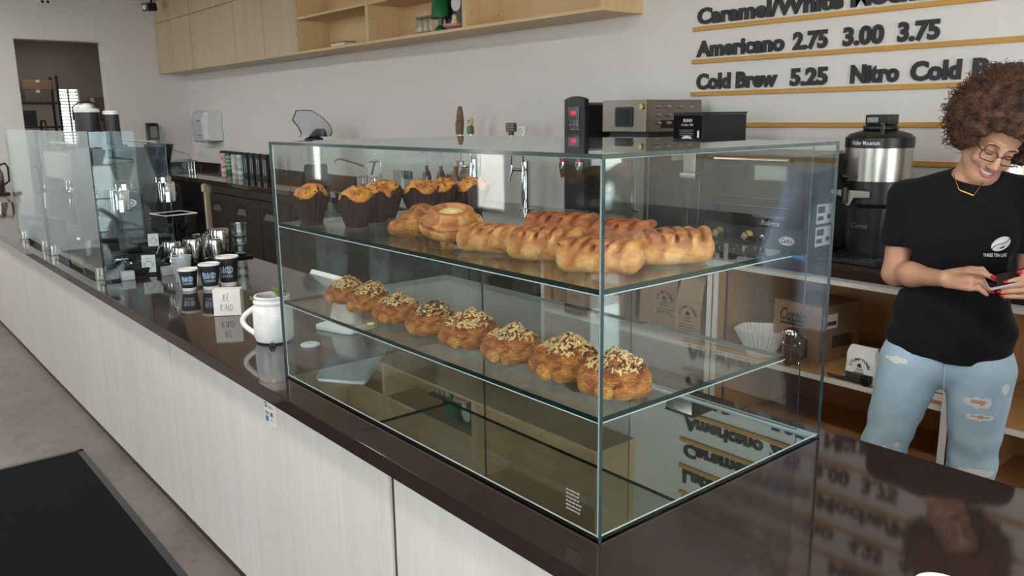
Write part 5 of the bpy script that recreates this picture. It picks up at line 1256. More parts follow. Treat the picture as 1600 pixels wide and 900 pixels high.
K_ = [[(0, 0), (0, 2)], [(0.6, 2), (0, 0.9), (0.65, 0)]]; I_ = [[(0, 0), (0, 2)]]
N_ = [[(0, 0), (0, 2), (0.7, 0), (0.7, 2)]]; D_ = [[(0, 0), (0, 2), (0.6, 1.5), (0.6, 0.5), (0, 0)]]
obj('lettering', strokes(B_, -0.014, 0.064, 0.014) + strokes(E_, 0.002, 0.064, 0.014) + strokes(K_, -0.026, 0.022, 0.014) + strokes(I_, -0.009, 0.022, 0.014) + strokes(N_, -0.003, 0.022, 0.014) + strokes(D_, 0.014, 0.022, 0.014), GREYINK, bk)
# jar mug planter with succulents
jm = thing('jar_mug_planter', 'white ceramic jar mug used as a planter beside the display case', 'planter', (-2.815, 1.20, C0), R(0))
jprof = [(0.055, 0.0), (0.066, 0.006), (0.072, 0.022), (0.072, 0.118), (0.066, 0.138), (0.063, 0.142), (0.068, 0.146), (0.068, 0.152), (0.063, 0.155), (0.063, 0.165), (0.065, 0.168), (0.063, 0.172), (0.056, 0.172), (0.056, 0.14), (0.062, 0.12), (0.062, 0.03), (0, 0.03)]
obj('mug', lathe(jprof, 44), CERAM, jm)
obj('handle', tube([(-0.025 - 0.036 * math.sin(math.pi * q / 12), -0.058 - 0.034 * math.sin(math.pi * q / 12), 0.128 - 0.1 * q / 12) for q in range(13)], 0.0095, 12), CERAM, jm)
obj('embossing', [tube([(0.0722 * math.cos(R(-66 + 9 * math.sin(q * 1.9 + r_))), 0.0722 * math.sin(R(-66 + 9 * math.sin(q * 1.9 + r_))), 0.035 + 0.004 * q + 0.03 * r_) for q in range(7)], 0.0012, 5) for r_ in range(3)], CERAM, jm)
obj('measure_ticks', [xf(cbox((0.0722, 0, 0.03 + 0.010 * k), (0.0012, 0.010 if k % 2 else 0.018, 0.0016)), rot=(0, 0, R(-12))) for k in range(8)], mat('embossed_grey', (206, 206, 204), 0.3), jm)
obj('soil', lathe([(0.0555, 0.15), (0.0, 0.152)], 24), mat('potting_soil', (60, 44, 34), 0.9), jm)
LEAF = mat('succulent_green', (128, 158, 74), 0.45, noise=(40, 0.2), sss=0.1)
leaf_v, leaf_f = ball((0, 0.022, 0), (0.009, 0.022, 0.0045), 8, 6)
lme = mesh_of('leaf', (leaf_v, leaf_f), LEAF)
def rosette(cx, cy, cz, n, s, par):
    for k in range(n):
        o = obj('leaf', lme, None, par); o.location = (cx, cy, cz); o.rotation_euler = (R(20 + 40 * (k % 3) / 2), 0, k * 2.4); sc_ = s * (1 - 0.25 * (k / n)); o.scale = (sc_, sc_, sc_)
rosette(0.0, 0.035, 0.170, 13, 0.9, jm); rosette(-0.048, -0.045, 0.150, 11, 0.6, jm); rosette(0.03, 0.02, 0.165, 9, 0.7, jm)
cp = thing('binder_clip', 'small black clip lying at the foot of the jar mug', 'clip', (-2.735, 1.155, C0), R(70))
obj('clip', prism([(-0.013, 0), (0.013, 0), (0.006, 0.014), (-0.006, 0.014)], -0.01, 0.01), BLACK, cp, bevel=0.001)
obj('wire_arm', tube([(-0.006, 0.01, 0.004), (-0.004, 0.024, 0.003), (0.004, 0.024, 0.003), (0.006, 0.01, 0.004)], 0.001, 5), STEEL, cp)
# tablet register stand
ps_ = thing('tablet_register', 'white tablet register on a white stand left of the display case', 'tablet stand', (-2.80, 1.49, C0), R(18))
obj('base', prism(rrect(0.20, 0.17, 0.03, 5), 0, 0.018, 'xy'), WHITE, ps_, bevel=0.004)
obj('neck', xf(prism(rrect(0.13, 0.07, 0.025, 5), 0, 0.11, 'xy'), (0, -0.01, 0.018), (R(-20), 0, 0)), WHITE, ps_, bevel=0.006)
tb = obj('tablet_body', xf(prism(rrect(0.26, 0.19, 0.02, 5), -0.011, 0.011, 'xy'), (0, 0.01, 0.155), (R(-38), R(6), 0)), WHITE, ps_, bevel=0.006)
obj('screen', xf(prism(rrect(0.23, 0.16, 0.006, 3), 0.0112, 0.0125, 'xy'), (0, 0.01, 0.155), (R(-38), R(6), 0)), BLACKG, tb)
dk = thing('card_reader_puck', 'round white disc lying on the worktop beside the display case', 'disc', (-2.655, 1.262, C0))
obj('disc', lathe([(0.032, 0.0), (0.034, 0.003), (0.034, 0.007), (0.031, 0.009), (0, 0.009)], 36), WHITE, dk)
obj('dots', [cbox((-0.012 + 0.008 * k, 0, 0.0095), (0.004, 0.004, 0.001)) for k in range(4)], mat('grey_print', (150, 150, 150), 0.5), dk)
# cup at the near edge of the frame
wc = thing('white_cup', 'white cup at the bottom edge on the near end of the worktop', 'cup', (-0.455, 1.225, C0))
obj('body', lathe([(0.028, 0), (0.030, 0.004), (0.037, 0.085), (0.034, 0.085), (0.027, 0.006), (0, 0.006)], 32), CUPW, wc)
obj('rim', lathe([(0.0340, 0.0855), (0.0385, 0.084), (0.0385, 0.089), (0.034, 0.089)], 32, closed=True), CUPW, wc)

# ------------------------------------------------------------------ pastries
def crust(name, stops, scale=9.0, lines=0.0, bump=0.5, rough=0.42, axis='Z'):
    m = bpy.data.materials.new(name); m.use_nodes = True
    nt = m.node_tree; b = nt.nodes['Principled BSDF']; b.inputs['Roughness'].default_value = rough
    tc = nt.nodes.new('ShaderNodeTexCoord')
    nz = nt.nodes.new('ShaderNodeTexNoise'); nz.inputs['Scale'].default_value = scale * 2.2; nz.inputs['Detail'].default_value = 7; nz.inputs['Distortion'].default_value = 0.6
    nt.links.new(tc.outputs['Object'], nz.inputs['Vector'])
    fine = nt.nodes.new('ShaderNodeTexNoise'); fine.inputs['Scale'].default_value = 150; fine.inputs['Detail'].default_value = 4
    nt.links.new(tc.outputs['Object'], fine.inputs['Vector'])
    # pale dough low down, browned on top (baking colour that belongs to the crust)
    sp = nt.nodes.new('ShaderNodeSeparateXYZ'); nt.links.new(tc.outputs['Object'], sp.inputs[0])
    mr = nt.nodes.new('ShaderNodeMapRange'); mr.inputs['From Min'].default_value = 0.0; mr.inputs['From Max'].default_value = 0.07; mr.inputs['To Min'].default_value = -0.12; mr.inputs['To Max'].default_value = 0.16
    nt.links.new(sp.outputs['Z'], mr.inputs['Value'])
    ad = nt.nodes.new('ShaderNodeMath'); nt.links.new(nz.outputs['Fac'], ad.inputs[0]); nt.links.new(mr.outputs['Result'], ad.inputs[1])
    wv = nt.nodes.new('ShaderNodeTexWave'); wv.wave_type = 'BANDS'; wv.bands_direction = axis; wv.inputs['Scale'].default_value = 60; wv.inputs['Distortion'].default_value = 9; wv.inputs['Detail'].default_value = 3; wv.inputs['Detail Scale'].default_value = 2.5
    nt.links.new(tc.outputs['Object'], wv.inputs['Vector'])
    ma = nt.nodes.new('ShaderNodeMath'); ma.operation = 'MULTIPLY_ADD'; ma.inputs[1].default_value = lines
    nt.links.new(wv.outputs['Fac'], ma.inputs[0]); nt.links.new(ad.outputs[0], ma.inputs[2])
    rp = nt.nodes.new('ShaderNodeValToRGB'); e = rp.color_ramp.elements
    while len(e) < len(stops): e.new(0.5)
    for k, (p, c) in enumerate(stops): e[k].position = p; e[k].color = lin(c)
    nt.links.new(ma.outputs[0], rp.inputs['Fac']); nt.links.new(rp.outputs['Color'], b.inputs['Base Color'])
    sm = nt.nodes.new('ShaderNodeMath'); wm = nt.nodes.new('ShaderNodeMath'); wm.operation = 'MULTIPLY'; wm.inputs[1].default_value = 1.0 if lines else 0.0; nt.links.new(wv.outputs['Fac'], wm.inputs[0])
    nt.links.new(fine.outputs['Fac'], sm.inputs[0]); nt.links.new(wm.outputs[0], sm.inputs[1])
    bp = nt.nodes.new('ShaderNodeBump'); bp.inputs['Strength'].default_value = bump; bp.inputs['Distance'].default_value = 0.0025
    nt.links.new(sm.outputs[0], bp.inputs['Height']); nt.links.new(bp.outputs['Normal'], b.inputs['Normal'])
    MATS[name] = m; return m
CR = crust('croissant_crust', [(0.30, (230, 182, 100)), (0.47, (214, 150, 74)), (0.61, (188, 112, 52)), (0.80, (134, 72, 34))], 16, 0.14, 1.0)
CR2 = crust('bread_crust', [(0.28, (224, 186, 128)), (0.46, (206, 152, 90)), (0.60, (182, 114, 58)), (0.80, (134, 78, 40))], 15, 0.0, 0.7, 0.55)
CR3 = crust('dark_bread_crust', [(0.28, (206, 142, 78)), (0.46, (184, 108, 52)), (0.62, (156, 82, 38)), (0.8, (114, 58, 28))], 15, 0.0, 0.7, 0.55)
CRM = crust('muffin_top', [(0.30, (240, 190, 88)), (0.52, (228, 162, 62)), (0.70, (198, 120, 40)), (0.85, (130, 68, 28))], 16, 0.0, 0.8, 0.6)
FLAKE = mat('almond_flake', (226, 196, 138), 0.5, noise=(60, 0.15)); SEED = mat('dark_seed', (58, 44, 40), 0.6)
CREAM = mat('custard_filling', (236, 208, 140), 0.35, noise=(30, 0.1), bump=(40, 0.4)); NUT = mat('chopped_nut', (116, 70, 40), 0.6)
PAPERB = mat('brown_muffin_paper', (66, 46, 42), 0.55, noise=(20, 0.12), bump=(30, 0.2))

def croissant_mesh(seed, tall=1.0, spread=105.0):
    rg = np.random.default_rng(seed)
    F = Field((-0.11, -0.11, -0.012), (0.11, 0.10, 0.125), 0.0025)
    n = 11
    for i in range(n):
        t = -1 + 2 * i / (n - 1)
        a = R(90 + spread * t)                     # horns curl round to the front (-y)
        step = (round((1 - abs(t)) * 5) / 5)       # the turns step down in size from the middle to the tips
        r = (0.026 + 0.021 * step ** 0.7) * (1 + 0.025 * rg.normal())
        R0 = 0.047 - 0.013 * step
        c = (R0 * 1.16 * math.cos(a), R0 * 0.98 * math.sin(a) - 0.008, r * 0.92 * tall)
        F.ell(c, (0.0155 + 0.006 * step, r, r * tall), 0.003, rot3(0, R(6 * rg.normal()), a + math.pi / 2))
    F.ell((0, 0.006, 0.034 * tall), (0.050, 0.044, 0.037 * tall), 0.006)
    for s_ in (-1, 1):                              # curled horn tips
        F.cone((s_ * 0.046, -0.016, 0.025), (s_ * 0.016, -0.050, 0.018), 0.025, 0.016, 0.003)
    F.half((0, 0, 0.0), (0, 0, -1))
    F.wobble(lambda X, Y, Z: 0.0009 * np.sin(X * 160 + 3 * seed) * np.sin(Y * 140 + seed) + 0.0006 * np.sin(Z * 420 + 90 * X))
    return F.mesh('crust', CR, 1)
def topping(me, n, seed, size, mats, zmin, parent, name, frac_dark=0.25, spread=1.0):
    """shredded topping scattered over the upper crust; one part, nobody could count it"""
    rg = np.random.default_rng(seed)
    P = np.array([v.co[:] for v in me.vertices]); N = np.array([v.normal[:] for v in me.vertices])
    c = np.where((N[:, 2] > 0.35) & (P[:, 2] > zmin) & (np.abs(P[:, 0]) < 0.06 * spread))[0]
    if not len(c): return
    V, F = [], []
    sh = []
    for q in rg.choice(c, n):
        p, nn = P[q], N[q]
        d = rg.normal(size=3); d -= nn * (d @ nn); d /= np.linalg.norm(d); e = np.cross(nn, d)
        L = size * rg.uniform(0.5, 1.3); w = size * 0.16 * rg.uniform(0.7, 1.4); hgt = size * 0.10
        pts = []
        for k, u in enumerate((-1, 0, 1)):
            bow = rg.normal() * L * 0.18
            base = p + d * L * u * 0.5 + e * bow * (u != 0) + nn * (hgt * (1.4 if u == 0 else 0.5))
            for s, tt in ((-1, 0), (1, 0), (1, 1), (-1, 1)): pts.append(tuple(base + e * w * s + nn * hgt * (tt * 2 - 1)))
        fs = []
        for k in (0, 4):
            for i in range(4): fs.append((k + i, k + (i + 1) % 4, k + 4 + (i + 1) % 4, k + 4 + i))
        fs += [(3, 2, 1, 0), (8, 9, 10, 11)]
        sh.append((pts, fs, 1 if rg.random() < frac_dark else 0))
    o = obj(name, sh, mats, parent, smooth=0, fixn=False); o['kind'] = 'stuff'
    return o
cm = [croissant_mesh(s, tl, sp) for s, tl, sp in ((1, 1.0, 88), (2, 1.06, 94), (3, 0.96, 84))]
CRO = [(-2.215, 1.175, 25, 0.86), (-2.065, 1.165, 8, 0.88), (-1.895, 1.162, 38, 0.9), (-1.735, 1.16, 14, 0.9), (-1.565, 1.16, 34, 0.92), (-1.405, 1.16, 26, 0.94), (-1.232, 1.165, 22, 1.0), (-1.082, 1.165, 42, 0.92)]
CLAB = ['furthest left in the row, half hidden by the next', 'second from the left in the row', 'third from the left, beside a fallen crumb', 'fourth from the left, with dark toasted topping', 'fourth from the right in the row', 'third from the right in the row', 'second from the right, the tallest in the row', 'nearest the case corner, at the right end of the row']
for k, (x, y, rz, s) in enumerate(CRO):
    t = thing('almond_croissant', 'almond croissant ' + CLAB[k], 'croissant', (x, y, SH2 + 0.0006), R(rz), 'almond croissants on the lower glass shelf')
    me = cm[k % 3]; c = obj('crust', me, None, t); c.scale = (s, s, s)
    tp = topping(me, 210, 20 + k, 0.0105, [FLAKE, SEED], 0.056, t, 'almond_topping', 0.12 if k != 3 else 0.4); tp.scale = (s, s, s)
cb = thing('pastry_crumb', 'pale crumb fallen on the lower shelf before the third croissant', 'crumb', (-1.905, 1.085, SH2 + 0.0006), R(30))
obj('crumb', box(-0.010, -0.005, 0, 0.010, 0.005, 0.008), FLAKE, cb, bevel=0.003); obj('flake', box(0.004, -0.006, 0.003, 0.013, 0.003, 0.010), CREAM, cb, bevel=0.002)

def roll_mesh(seed, m, L=0.16, W=0.085, H=0.062, cuts=5, skew=20):
    rg = np.random.default_rng(seed)
    F = Field((-L / 2 - 0.02, -W / 2 - 0.02, -0.01), (L / 2 + 0.02, W / 2 + 0.02, H + 0.02), 0.0021)
    F.rbox((0, 0, H * 0.42), (L / 2, W / 2, H * 0.42), 0.024, 0.0)
    F.ell((0, 0, H * 0.5), (L / 2 * 0.98, W / 2 * 0.95, H * 0.52), 0.02)
    xs_ = [-L * 0.36 + L * 0.72 * i / (cuts - 1) for i in range(cuts)]
    for x in [xs_[0] - L * 0.08] + xs_:
        F.ell((x + L * 0.36 / (cuts - 1), 0, H * 0.82), (L * 0.075, W * 0.45, H * 0.20), 0.006, rot3(0, 0, -R(skew) * 0.9))
    for x in xs_:
        dx = math.tan(R(skew)) * W * 0.45
        F.cone((x - dx, -W * 0.47, H * 0.74), (x, 0, H * 0.985), 0.005, 0.0066, 0.002, sub=True); F.cone((x, 0, H * 0.985), (x + dx, W * 0.47, H * 0.74), 0.0066, 0.005, 0.002, sub=True)
    F.half((0, 0, 0.0), (0, 0, -1))
    F.wobble(lambda X, Y, Z: 0.0012 * np.sin(X * 90 + seed) * np.sin(Y * 110 + 2 * seed))
    return F.mesh('crust', m, 1)
ra, rb_, rc, rd = roll_mesh(1, CR2), roll_mesh(4, CR2, 0.165, 0.10, 0.07, 5, 14), roll_mesh(7, CR3, 0.18, 0.09, 0.065, 5, 24), roll_mesh(7, CR2, 0.175, 0.09, 0.068, 6, 26)
RO = [('pale scored roll at the left end of the roll group, beside the round danish', ra, (-1.49, 1.18), 25, 1.0), ('scored roll second from the left, in front of the dark roll', rb_, (-1.325, 1.20), 32, 0.98), ('scored roll at the very front, behind the case corner', rd, (-1.138, 1.178), 30, 0.98),
      ('dark browned roll at the back of the upper shelf', rc, (-1.53, 1.43), 30, 1.0), ('dark browned roll behind the case corner post', rc, (-1.34, 1.43), 30, 1.0), ('large pale sided roll at the right end of the upper shelf', rb_, (-1.105, 1.36), 66, 1.02)]
for lab, me, (x, y), rz, s in RO:
    t = thing('scored_roll', lab, 'bread roll', (x, y, SH1 + 0.0006), R(rz), 'scored rolls on the upper glass shelf')
    c = obj('crust', me, None, t); c.scale = (s, s, s)
# plain croissant and danish
t = thing('plain_croissant', 'plain croissant behind the round danish on the upper shelf', 'croissant', (-1.855, 1.20, SH1 + 0.0006), R(-35))
me_pc = croissant_mesh(9, 0.95, 90)
c = obj('crust', me_pc, None, t); c.scale = (1.02, 1.02, 1.02)
F = Field((-0.09, -0.09, -0.01), (0.09, 0.09, 0.09), 0.0026)
F.ell((0, 0, 0.028), (0.077, 0.073, 0.033), 0.01)
for i in range(36):
    a, a2 = 2 * math.pi * i / 36, 2 * math.pi * (i + 1) / 36
    F.cone((0.042 * math.cos(a), 0.040 * math.sin(a), 0.052), (0.042 * math.cos(a2), 0.040 * math.sin(a2), 0.052), 0.0135, 0.0135, 0.002)
for i in range(70):                                                     # spiral of the coil
    a = 2 * math.pi * i / 36; r = 0.0565 + 0.016 * i / 70; z = 0.0545 - 0.026 * (i / 70) ** 1.5
    a2 = 2 * math.pi * (i + 1) / 36; r2 = 0.0565 + 0.016 * (i + 1) / 70; z2 = 0.0545 - 0.026 * ((i + 1) / 70) ** 1.5
    F.cone((r * math.cos(a), r * 0.95 * math.sin(a), z), (r2 * math.cos(a2), r2 * 0.95 * math.sin(a2), z2), 0.0036, 0.0036, 0.002, sub=True)
F.ell((0, 0, 0.068), (0.034, 0.032, 0.020), 0.003, sub=True)
F.half((0, 0, 0.0), (0, 0, -1))
dme = F.mesh('crust', CR2, 1)
t = thing('round_danish', 'round spiral danish with pale filling on the upper shelf', 'danish', (-1.655, 1.185, SH1 + 0.0006), R(200))
c = obj('crust', dme, None, t); c.scale = (1.06, 1.06, 1.1)
t.rotation_euler = (R(13), 0, R(50)); t.location.z += 0.017
obj('filling', [ball((0, 0, 0.059), (0.034, 0.032, 0.010)), ball((0.006, -0.004, 0.063), (0.014, 0.012, 0.008)), ball((-0.012, 0.006, 0.062), (0.010, 0.012, 0.006))], CREAM, t)
# muffins in tulip papers
def tulip(u, v):
    a = 2 * math.pi * u; k = (math.cos(2 * a) ** 2) ** 2
    r = 0.030 + 0.018 * v ** 0.9 + 0.006 * v * v + 0.006 * k * max(0, v - 0.6) / 0.4 + 0.0016 * math.sin(a * 18) * (0.4 + v)
    z = 0.070 * v + (0.022 * k if v > 0.99 else 0.024 * k * max(0, (v - 0.7) / 0.3)) * 1.0
    return (r * math.cos(a), r * math.sin(a), z)
tv, tf = grid_sheet(tulip, 96, 12)
tulip_me = mesh_of('paper_wrap', [(tv, tf), lathe([(0.0, 0.0005), (0.0305, 0.0005)], 48)], PAPERB, smooth=50, fixn=False)
F = Field((-0.06, -0.06, 0.03), (0.06, 0.06, 0.12), 0.0028)
F.ell((0, 0, 0.072), (0.047, 0.047, 0.030), 0.01); F.ell((0.006, 0.003, 0.086), (0.036, 0.038, 0.024), 0.012)
F.wobble(lambda X, Y, Z: 0.0020 * np.sin(X * 140) * np.sin(Y * 150 + 1) + 0.0010 * np.sin(X * 330 + Y * 300) * np.sin(Z * 300))
muf_me = F.mesh('muffin_crown', CRM, 1)
MU = [('muffin in brown paper standing alone at the left end of the upper shelf', (-2.30, 1.125), 0), ('muffin at the front of the left cluster', (-2.105, 1.17), 30), ('muffin in the middle of the left cluster', (-2.16, 1.265), 75), ('muffin at the back of the left cluster', (-2.235, 1.345), 15),
      ('muffin at the front of the right cluster, with a nut crown', (-2.175, 1.435), 40), ('muffin in the middle of the right cluster', (-2.195, 1.535), 10), ('muffin at the back of the right cluster', (-2.13, 1.605), 65)]
for k, (lab, (x, y), rz) in enumerate(MU):
    t = thing('muffin', lab, 'muffin', (x, y, SH1 + 0.0006), R(rz), 'muffins in brown tulip papers on the upper shelf')
    s = 1.06
    a = obj('paper_wrap', tulip_me, None, t); a.scale = (s, s, s); b = obj('muffin_crown', muf_me, None, t); b.scale = (s, s, s)
    q = topping(muf_me, 40, 60 + k, 0.007, [NUT, SEED], 0.085, t, 'nut_crumble', 0.4); q.scale = (s, s, s)

# ------------------------------------------------------------------ people
SKIN = mat('warm_skin', (206, 156, 128), 0.45, noise=(25, 0.03), sss=0.12, bump=(300, 0.03))
SKIN2 = mat('deep_skin', (120, 78, 58), 0.5, noise=(25, 0.03))
HAIR = mat('brown_curly_hair', (104, 66, 44), 0.6, noise=(40, 0.3), col2=(40, 25, 20), bump=(160, 0.7))
TEE = mat('black_cotton', (15, 15, 19), 0.88, noise=(40, 0.12), bump=(500, 0.08), sheen=0.06, spec=0.25)
TEEB = mat('pale_blue_cotton', (198, 214, 242), 0.85, noise=(40, 0.05), bump=(500, 0.08))
DENIM = mat('light_wash_denim', (164, 190, 206), 0.8, noise=(18, 0.10), col2=(176, 200, 214), bump=(700, 0.12))
FRAY = mat('frayed_white_thread', (232, 232, 230), 0.9, bump=(300, 0.4)); DENIMD = mat('dark_denim', (52, 58, 76), 0.85)
LIP = mat('lip_pink', (190, 108, 104), 0.35); TOOTH = mat('tooth_white', (240, 236, 226), 0.25); NAIL = mat('red_nail_polish', (196, 20, 44), 0.12)

def torso_skin(F, sh, wide=1.0):
    F.ell((0.01, 0.0, 1.25), (0.15 * wide, 0.09, 0.17), 0.03); F.ell((0.005, 0, 1.02), (0.13 * wide, 0.085, 0.16), 0.05)
    F.ell((0.005, 0.01, 0.86), (0.165 * wide, 0.105, 0.11), 0.05)
    for s in sh: F.cone((0.03, 0.012, 1.415), s, 0.042, 0.044, 0.03)

def make_barista():
    t = thing('person', 'person with curly brown hair and glasses, black t-shirt and ripped pale jeans, holding a phone', 'person', (-1.180, 2.980, 0), math.atan2(0.368, 0.93))
    HC = np.array((0.085, -0.046, 1.548)); HR = rot3(R(28), R(17), R(22))
    def H(x, y, z): return HC + HR @ np.array((x, y, z))
    SL, SR = (-0.165, 0.005, 1.352), (0.20, 0.005, 1.372)
    EL, ER = (-0.178, -0.005, 1.080), (0.238, -0.01, 1.09)
    WL, WR = (-0.018, -0.205, 1.108), (0.228, -0.235, 1.118)
    F = Field((-0.26, -0.37, 0.74), (0.32, 0.15, 1.71), 0.0033)
    torso_skin(F, (SL, SR))
    F.cone((0.03, 0.014, 1.38), H(0, 0.045, -0.06), 0.060, 0.052, 0.03)                     # neck
    F.ell((0.034, -0.020, 1.420), (0.074, 0.054, 0.038), 0.02)
    # head
    F.ell(H(0, 0.012, 0.035), (0.074, 0.092, 0.088), 0.02, HR); F.ell(H(0, -0.025, -0.045), (0.060, 0.064, 0.070), 0.03, HR)
    F.ell(H(0, -0.062, -0.098), (0.026, 0.024, 0.020), 0.025, HR)                           # chin
    F.cone(H(-0.052, 0.01, -0.06), H(-0.018, -0.06, -0.102), 0.020, 0.017, 0.025); F.cone(H(0.052, 0.01, -0.06), H(0.018, -0.06, -0.102), 0.020, 0.017, 0.025)
    for s in (-1, 1):
        F.ell(H(s * 0.040, -0.062, -0.040), (0.021, 0.019, 0.017), 0.016, HR)               # smiling cheeks
        F.ell(H(s * 0.031, -0.084, -0.004), (0.019, 0.013, 0.010), 0.010, HR, sub=True)
        F.ell(H(s * 0.031, -0.072, -0.002), (0.0145, 0.0135, 0.0125), 0.004, HR)            # lowered lids
        F.cone(H(s * 0.012, -0.084, 0.019), H(s * 0.046, -0.074, 0.019), 0.0075, 0.0065, 0.012)   # brow ridge
        F.ell(H(s * 0.0125, -0.096, -0.045), (0.0085, 0.010, 0.007), 0.007, HR)             # nostril wings
        F.ell(H(s * 0.076, 0.015, -0.012), (0.009, 0.018, 0.030), 0.008, HR)                # ears
        F.ell(H(s * 0.083, 0.010, -0.010), (0.005, 0.010, 0.018), 0.004, HR, sub=True)
    F.cone(H(0, -0.084, 0.012), H(0, -0.108, -0.036), 0.0085, 0.0115, 0.012); F.ell(H(0, -0.109, -0.041), (0.0115, 0.011, 0.010), 0.010, HR)
    F.ell(H(0, -0.080, -0.064), (0.026, 0.014, 0.012), 0.014, HR)                           # upper lip mound
    for a in range(9):                                                                       # smile opening
        u = -1 + a / 4.0
        F.ell(H(u * 0.026, -0.092 + 0.012 * u * u, -0.0715 + 0.008 * u * u), (0.0062, 0.014, 0.0072 * (1 - 0.40 * u * u)), 0.002, HR, sub=True)
    # arms and hands
    F.cone(SL, EL, 0.048, 0.043, 0.02); F.cone(EL, WL, 0.043, 0.026, 0.02); F.ell((-0.12, -0.08, 1.095), (0.045, 0.042, 0.040), 0.03)
    F.cone(SR, ER, 0.048, 0.043, 0.02); F.cone(ER, WR, 0.043, 0.026, 0.02)
    def hand(wr, kn, up, tips, side):
        """palm from wrist to the knuckle row, four unequal bent fingers and a thumb off the palm's side"""
        wr, kn, up = np.array(wr), np.array(kn), np.array(up, float); d = kn - wr; L = np.linalg.norm(d); d /= L
        up -= d * (up @ d); up /= np.linalg.norm(up); n = np.cross(d, up)
        for k in range(4):
            o = up * (0.030 - 0.020 * k)
            F.cone(wr + d * 0.01 + o * 0.55, kn + o, 0.0145, 0.0115, 0.010)
        ends = []
        for k in range(4):
            o = up * (0.030 - 0.020 * k); a = kn + o; ln = (0.040, 0.046, 0.042, 0.033)[k]
            tp = np.array(tips[k]); m1 = a + (d * 0.8 + side * n * 0.22) * ln * 0.95
            m2 = m1 + (tp - m1) * 0.55
            F.cone(a, m1, 0.0098, 0.0088, 0.003); F.cone(m1, m2, 0.0088, 0.0080, 0.003); F.cone(m2, tp, 0.0080, 0.0068, 0.003)
            ends.append((m2, tp))
        return d, up, n, ends
    d1, u1, n1, e1 = hand(WL, (0.055, -0.258, 1.124), (0.15, 0.1, 1), [(0.118, -0.300, 1.128), (0.122, -0.298, 1.110), (0.116, -0.290, 1.094), (0.102, -0.282, 1.082)], -1)
    th1 = [np.array(WL) + d1 * 0.03 + u1 * 0.018, (0.045, -0.262, 1.148), (0.085, -0.292, 1.150), (0.112, -0.308, 1.142)]
    d2, u2, n2, e2 = hand(WR, (0.215, -0.300, 1.122), (0.0, 0.25, 1), [(0.150, -0.322, 1.132), (0.138, -0.322, 1.116), (0.136, -0.318, 1.100), (0.146, -0.312, 1.086)], 1)
    th2 = [np.array(WR) + d2 * 0.03 + u2 * 0.02, (0.225, -0.285, 1.158), (0.205, -0.312, 1.168), (0.182, -0.326, 1.166)]
    for th in (th1, th2):
        F.cone(th[0], th[1], 0.0135, 0.0115, 0.008); F.cone(th[1], th[2], 0.0105, 0.0095, 0.003); F.cone(th[2], th[3], 0.0095, 0.0075, 0.003)
    obj('body', F.mesh('body', SKIN, 1), None, t)
    for (m2, tp) in e1[:3] + e2 + [(np.array(th1[2]), np.array(th1[3])), (np.array(th2[2]), np.array(th2[3]))]:
        m2, tp = np.array(m2), np.array(tp); dd = (tp - m2) / np.linalg.norm(tp - m2); c = tp + np.array((0, -0.0045, 0.002)) + dd * 0.002
        v, f = ball((0, 0, 0), (0.0085, 0.0042, 0.0062), 10, 8); ang = math.atan2(dd[2], dd[0])
        obj('fingernail', xf((v, f), tuple(c), (0, -ang, 0)), NAIL, t)
    # phone
    ph = thing('mobile_phone', 'slim white mobile phone held in both hands', 'phone', (-1.180, 2.980, 0), math.atan2(0.368, 0.93))
    pc_, pr_ = (0.165, -0.302, 1.142), (R(58), R(-16), R(14))
    bd = obj('case', xf(prism(rrect(0.145, 0.072, 0.010, 5), -0.004, 0.004, 'xy'), pc_, (R(20), R(-18), R(8))), mat('phone_silver', (214, 210, 208), 0.3, 0.3), ph, bevel=0.0015)
    obj('screen', xf(prism(rrect(0.138, 0.066, 0.008, 5), 0.0042, 0.0052, 'xy'), pc_, (R(20), R(-18), R(8))), BLACKG, ph)
    # t-shirt
    F = Field((-0.28, -0.20, 0.74), (0.34, 0.20, 1.53), 0.0045)
    F.ell((0.012, 0.0, 1.25), (0.180, 0.118, 0.19), 0.04); F.ell((0.01, 0.0, 1.03), (0.172, 0.118, 0.22), 0.07); F.ell((0.014, 0.006, 0.86), (0.200, 0.132, 0.17), 0.08)
    F.ell((-0.065, -0.06, 1.235), (0.08, 0.065, 0.085), 0.07); F.ell((0.095, -0.06, 1.24), (0.08, 0.065, 0.085), 0.07); F.ell((0.02, -0.02, 1.36), (0.11, 0.055, 0.07), 0.04)
    for s, e in ((SL, (-0.187, 0.0, 1.13)), (SR, (0.232, 0.0, 1.13))):
        F.cone((0.03, 0.016, 1.418), s, 0.052, 0.056, 0.03)
        F.cone(s, e, 0.056, 0.061, 0.025)
    F.wobble(lambda X, Y, Z: 0.0042 * np.sin(38 * X + 16 * Z + 5 * np.sin(7 * Z)) * np.clip((1.22 - Z) * 4, 0, 1) + 0.0022 * np.sin(52 * Z + 24 * X + 3 * np.sin(20 * X)) * np.clip((1.05 - Z) * 5, 0, 1) * 1.2)
    F.half((0.0, 0, 0.815), (-0.10, 0.14, -1))
    X, Y, Zz = F.ax[0][:, None, None], F.ax[1][None, :, None], F.ax[2][None, None, :]
    for s, e in (((-0.187, 0, 1.182), (-0.02, 0, -1)), ((0.232, 0, 1.182), (0.02, 0, -1))):      # sleeve hems
        cut = np.where(np.abs(X - s[0]) < 0.068, s[2] - Zz, -1.0) + 0 * Y
        cut = np.where(np.abs(X - s[0] * 0.99) < (0.069), cut, -1.0)
        side = (X < -0.125) if s[0] < 0 else (X > 0.165)
        cut = np.where(side & (Zz > 1.02), cut, -1.0)
        F.d = np.maximum(F.d, cut.astype(np.float32))
    F.cone((0.032, -0.028, 1.474), (0.048, -0.04, 1.54), 0.070, 0.080, 0.004, sub=True)         # neck opening
    shirt = obj('t_shirt', F.mesh('t_shirt', TEE, 2), None, t)
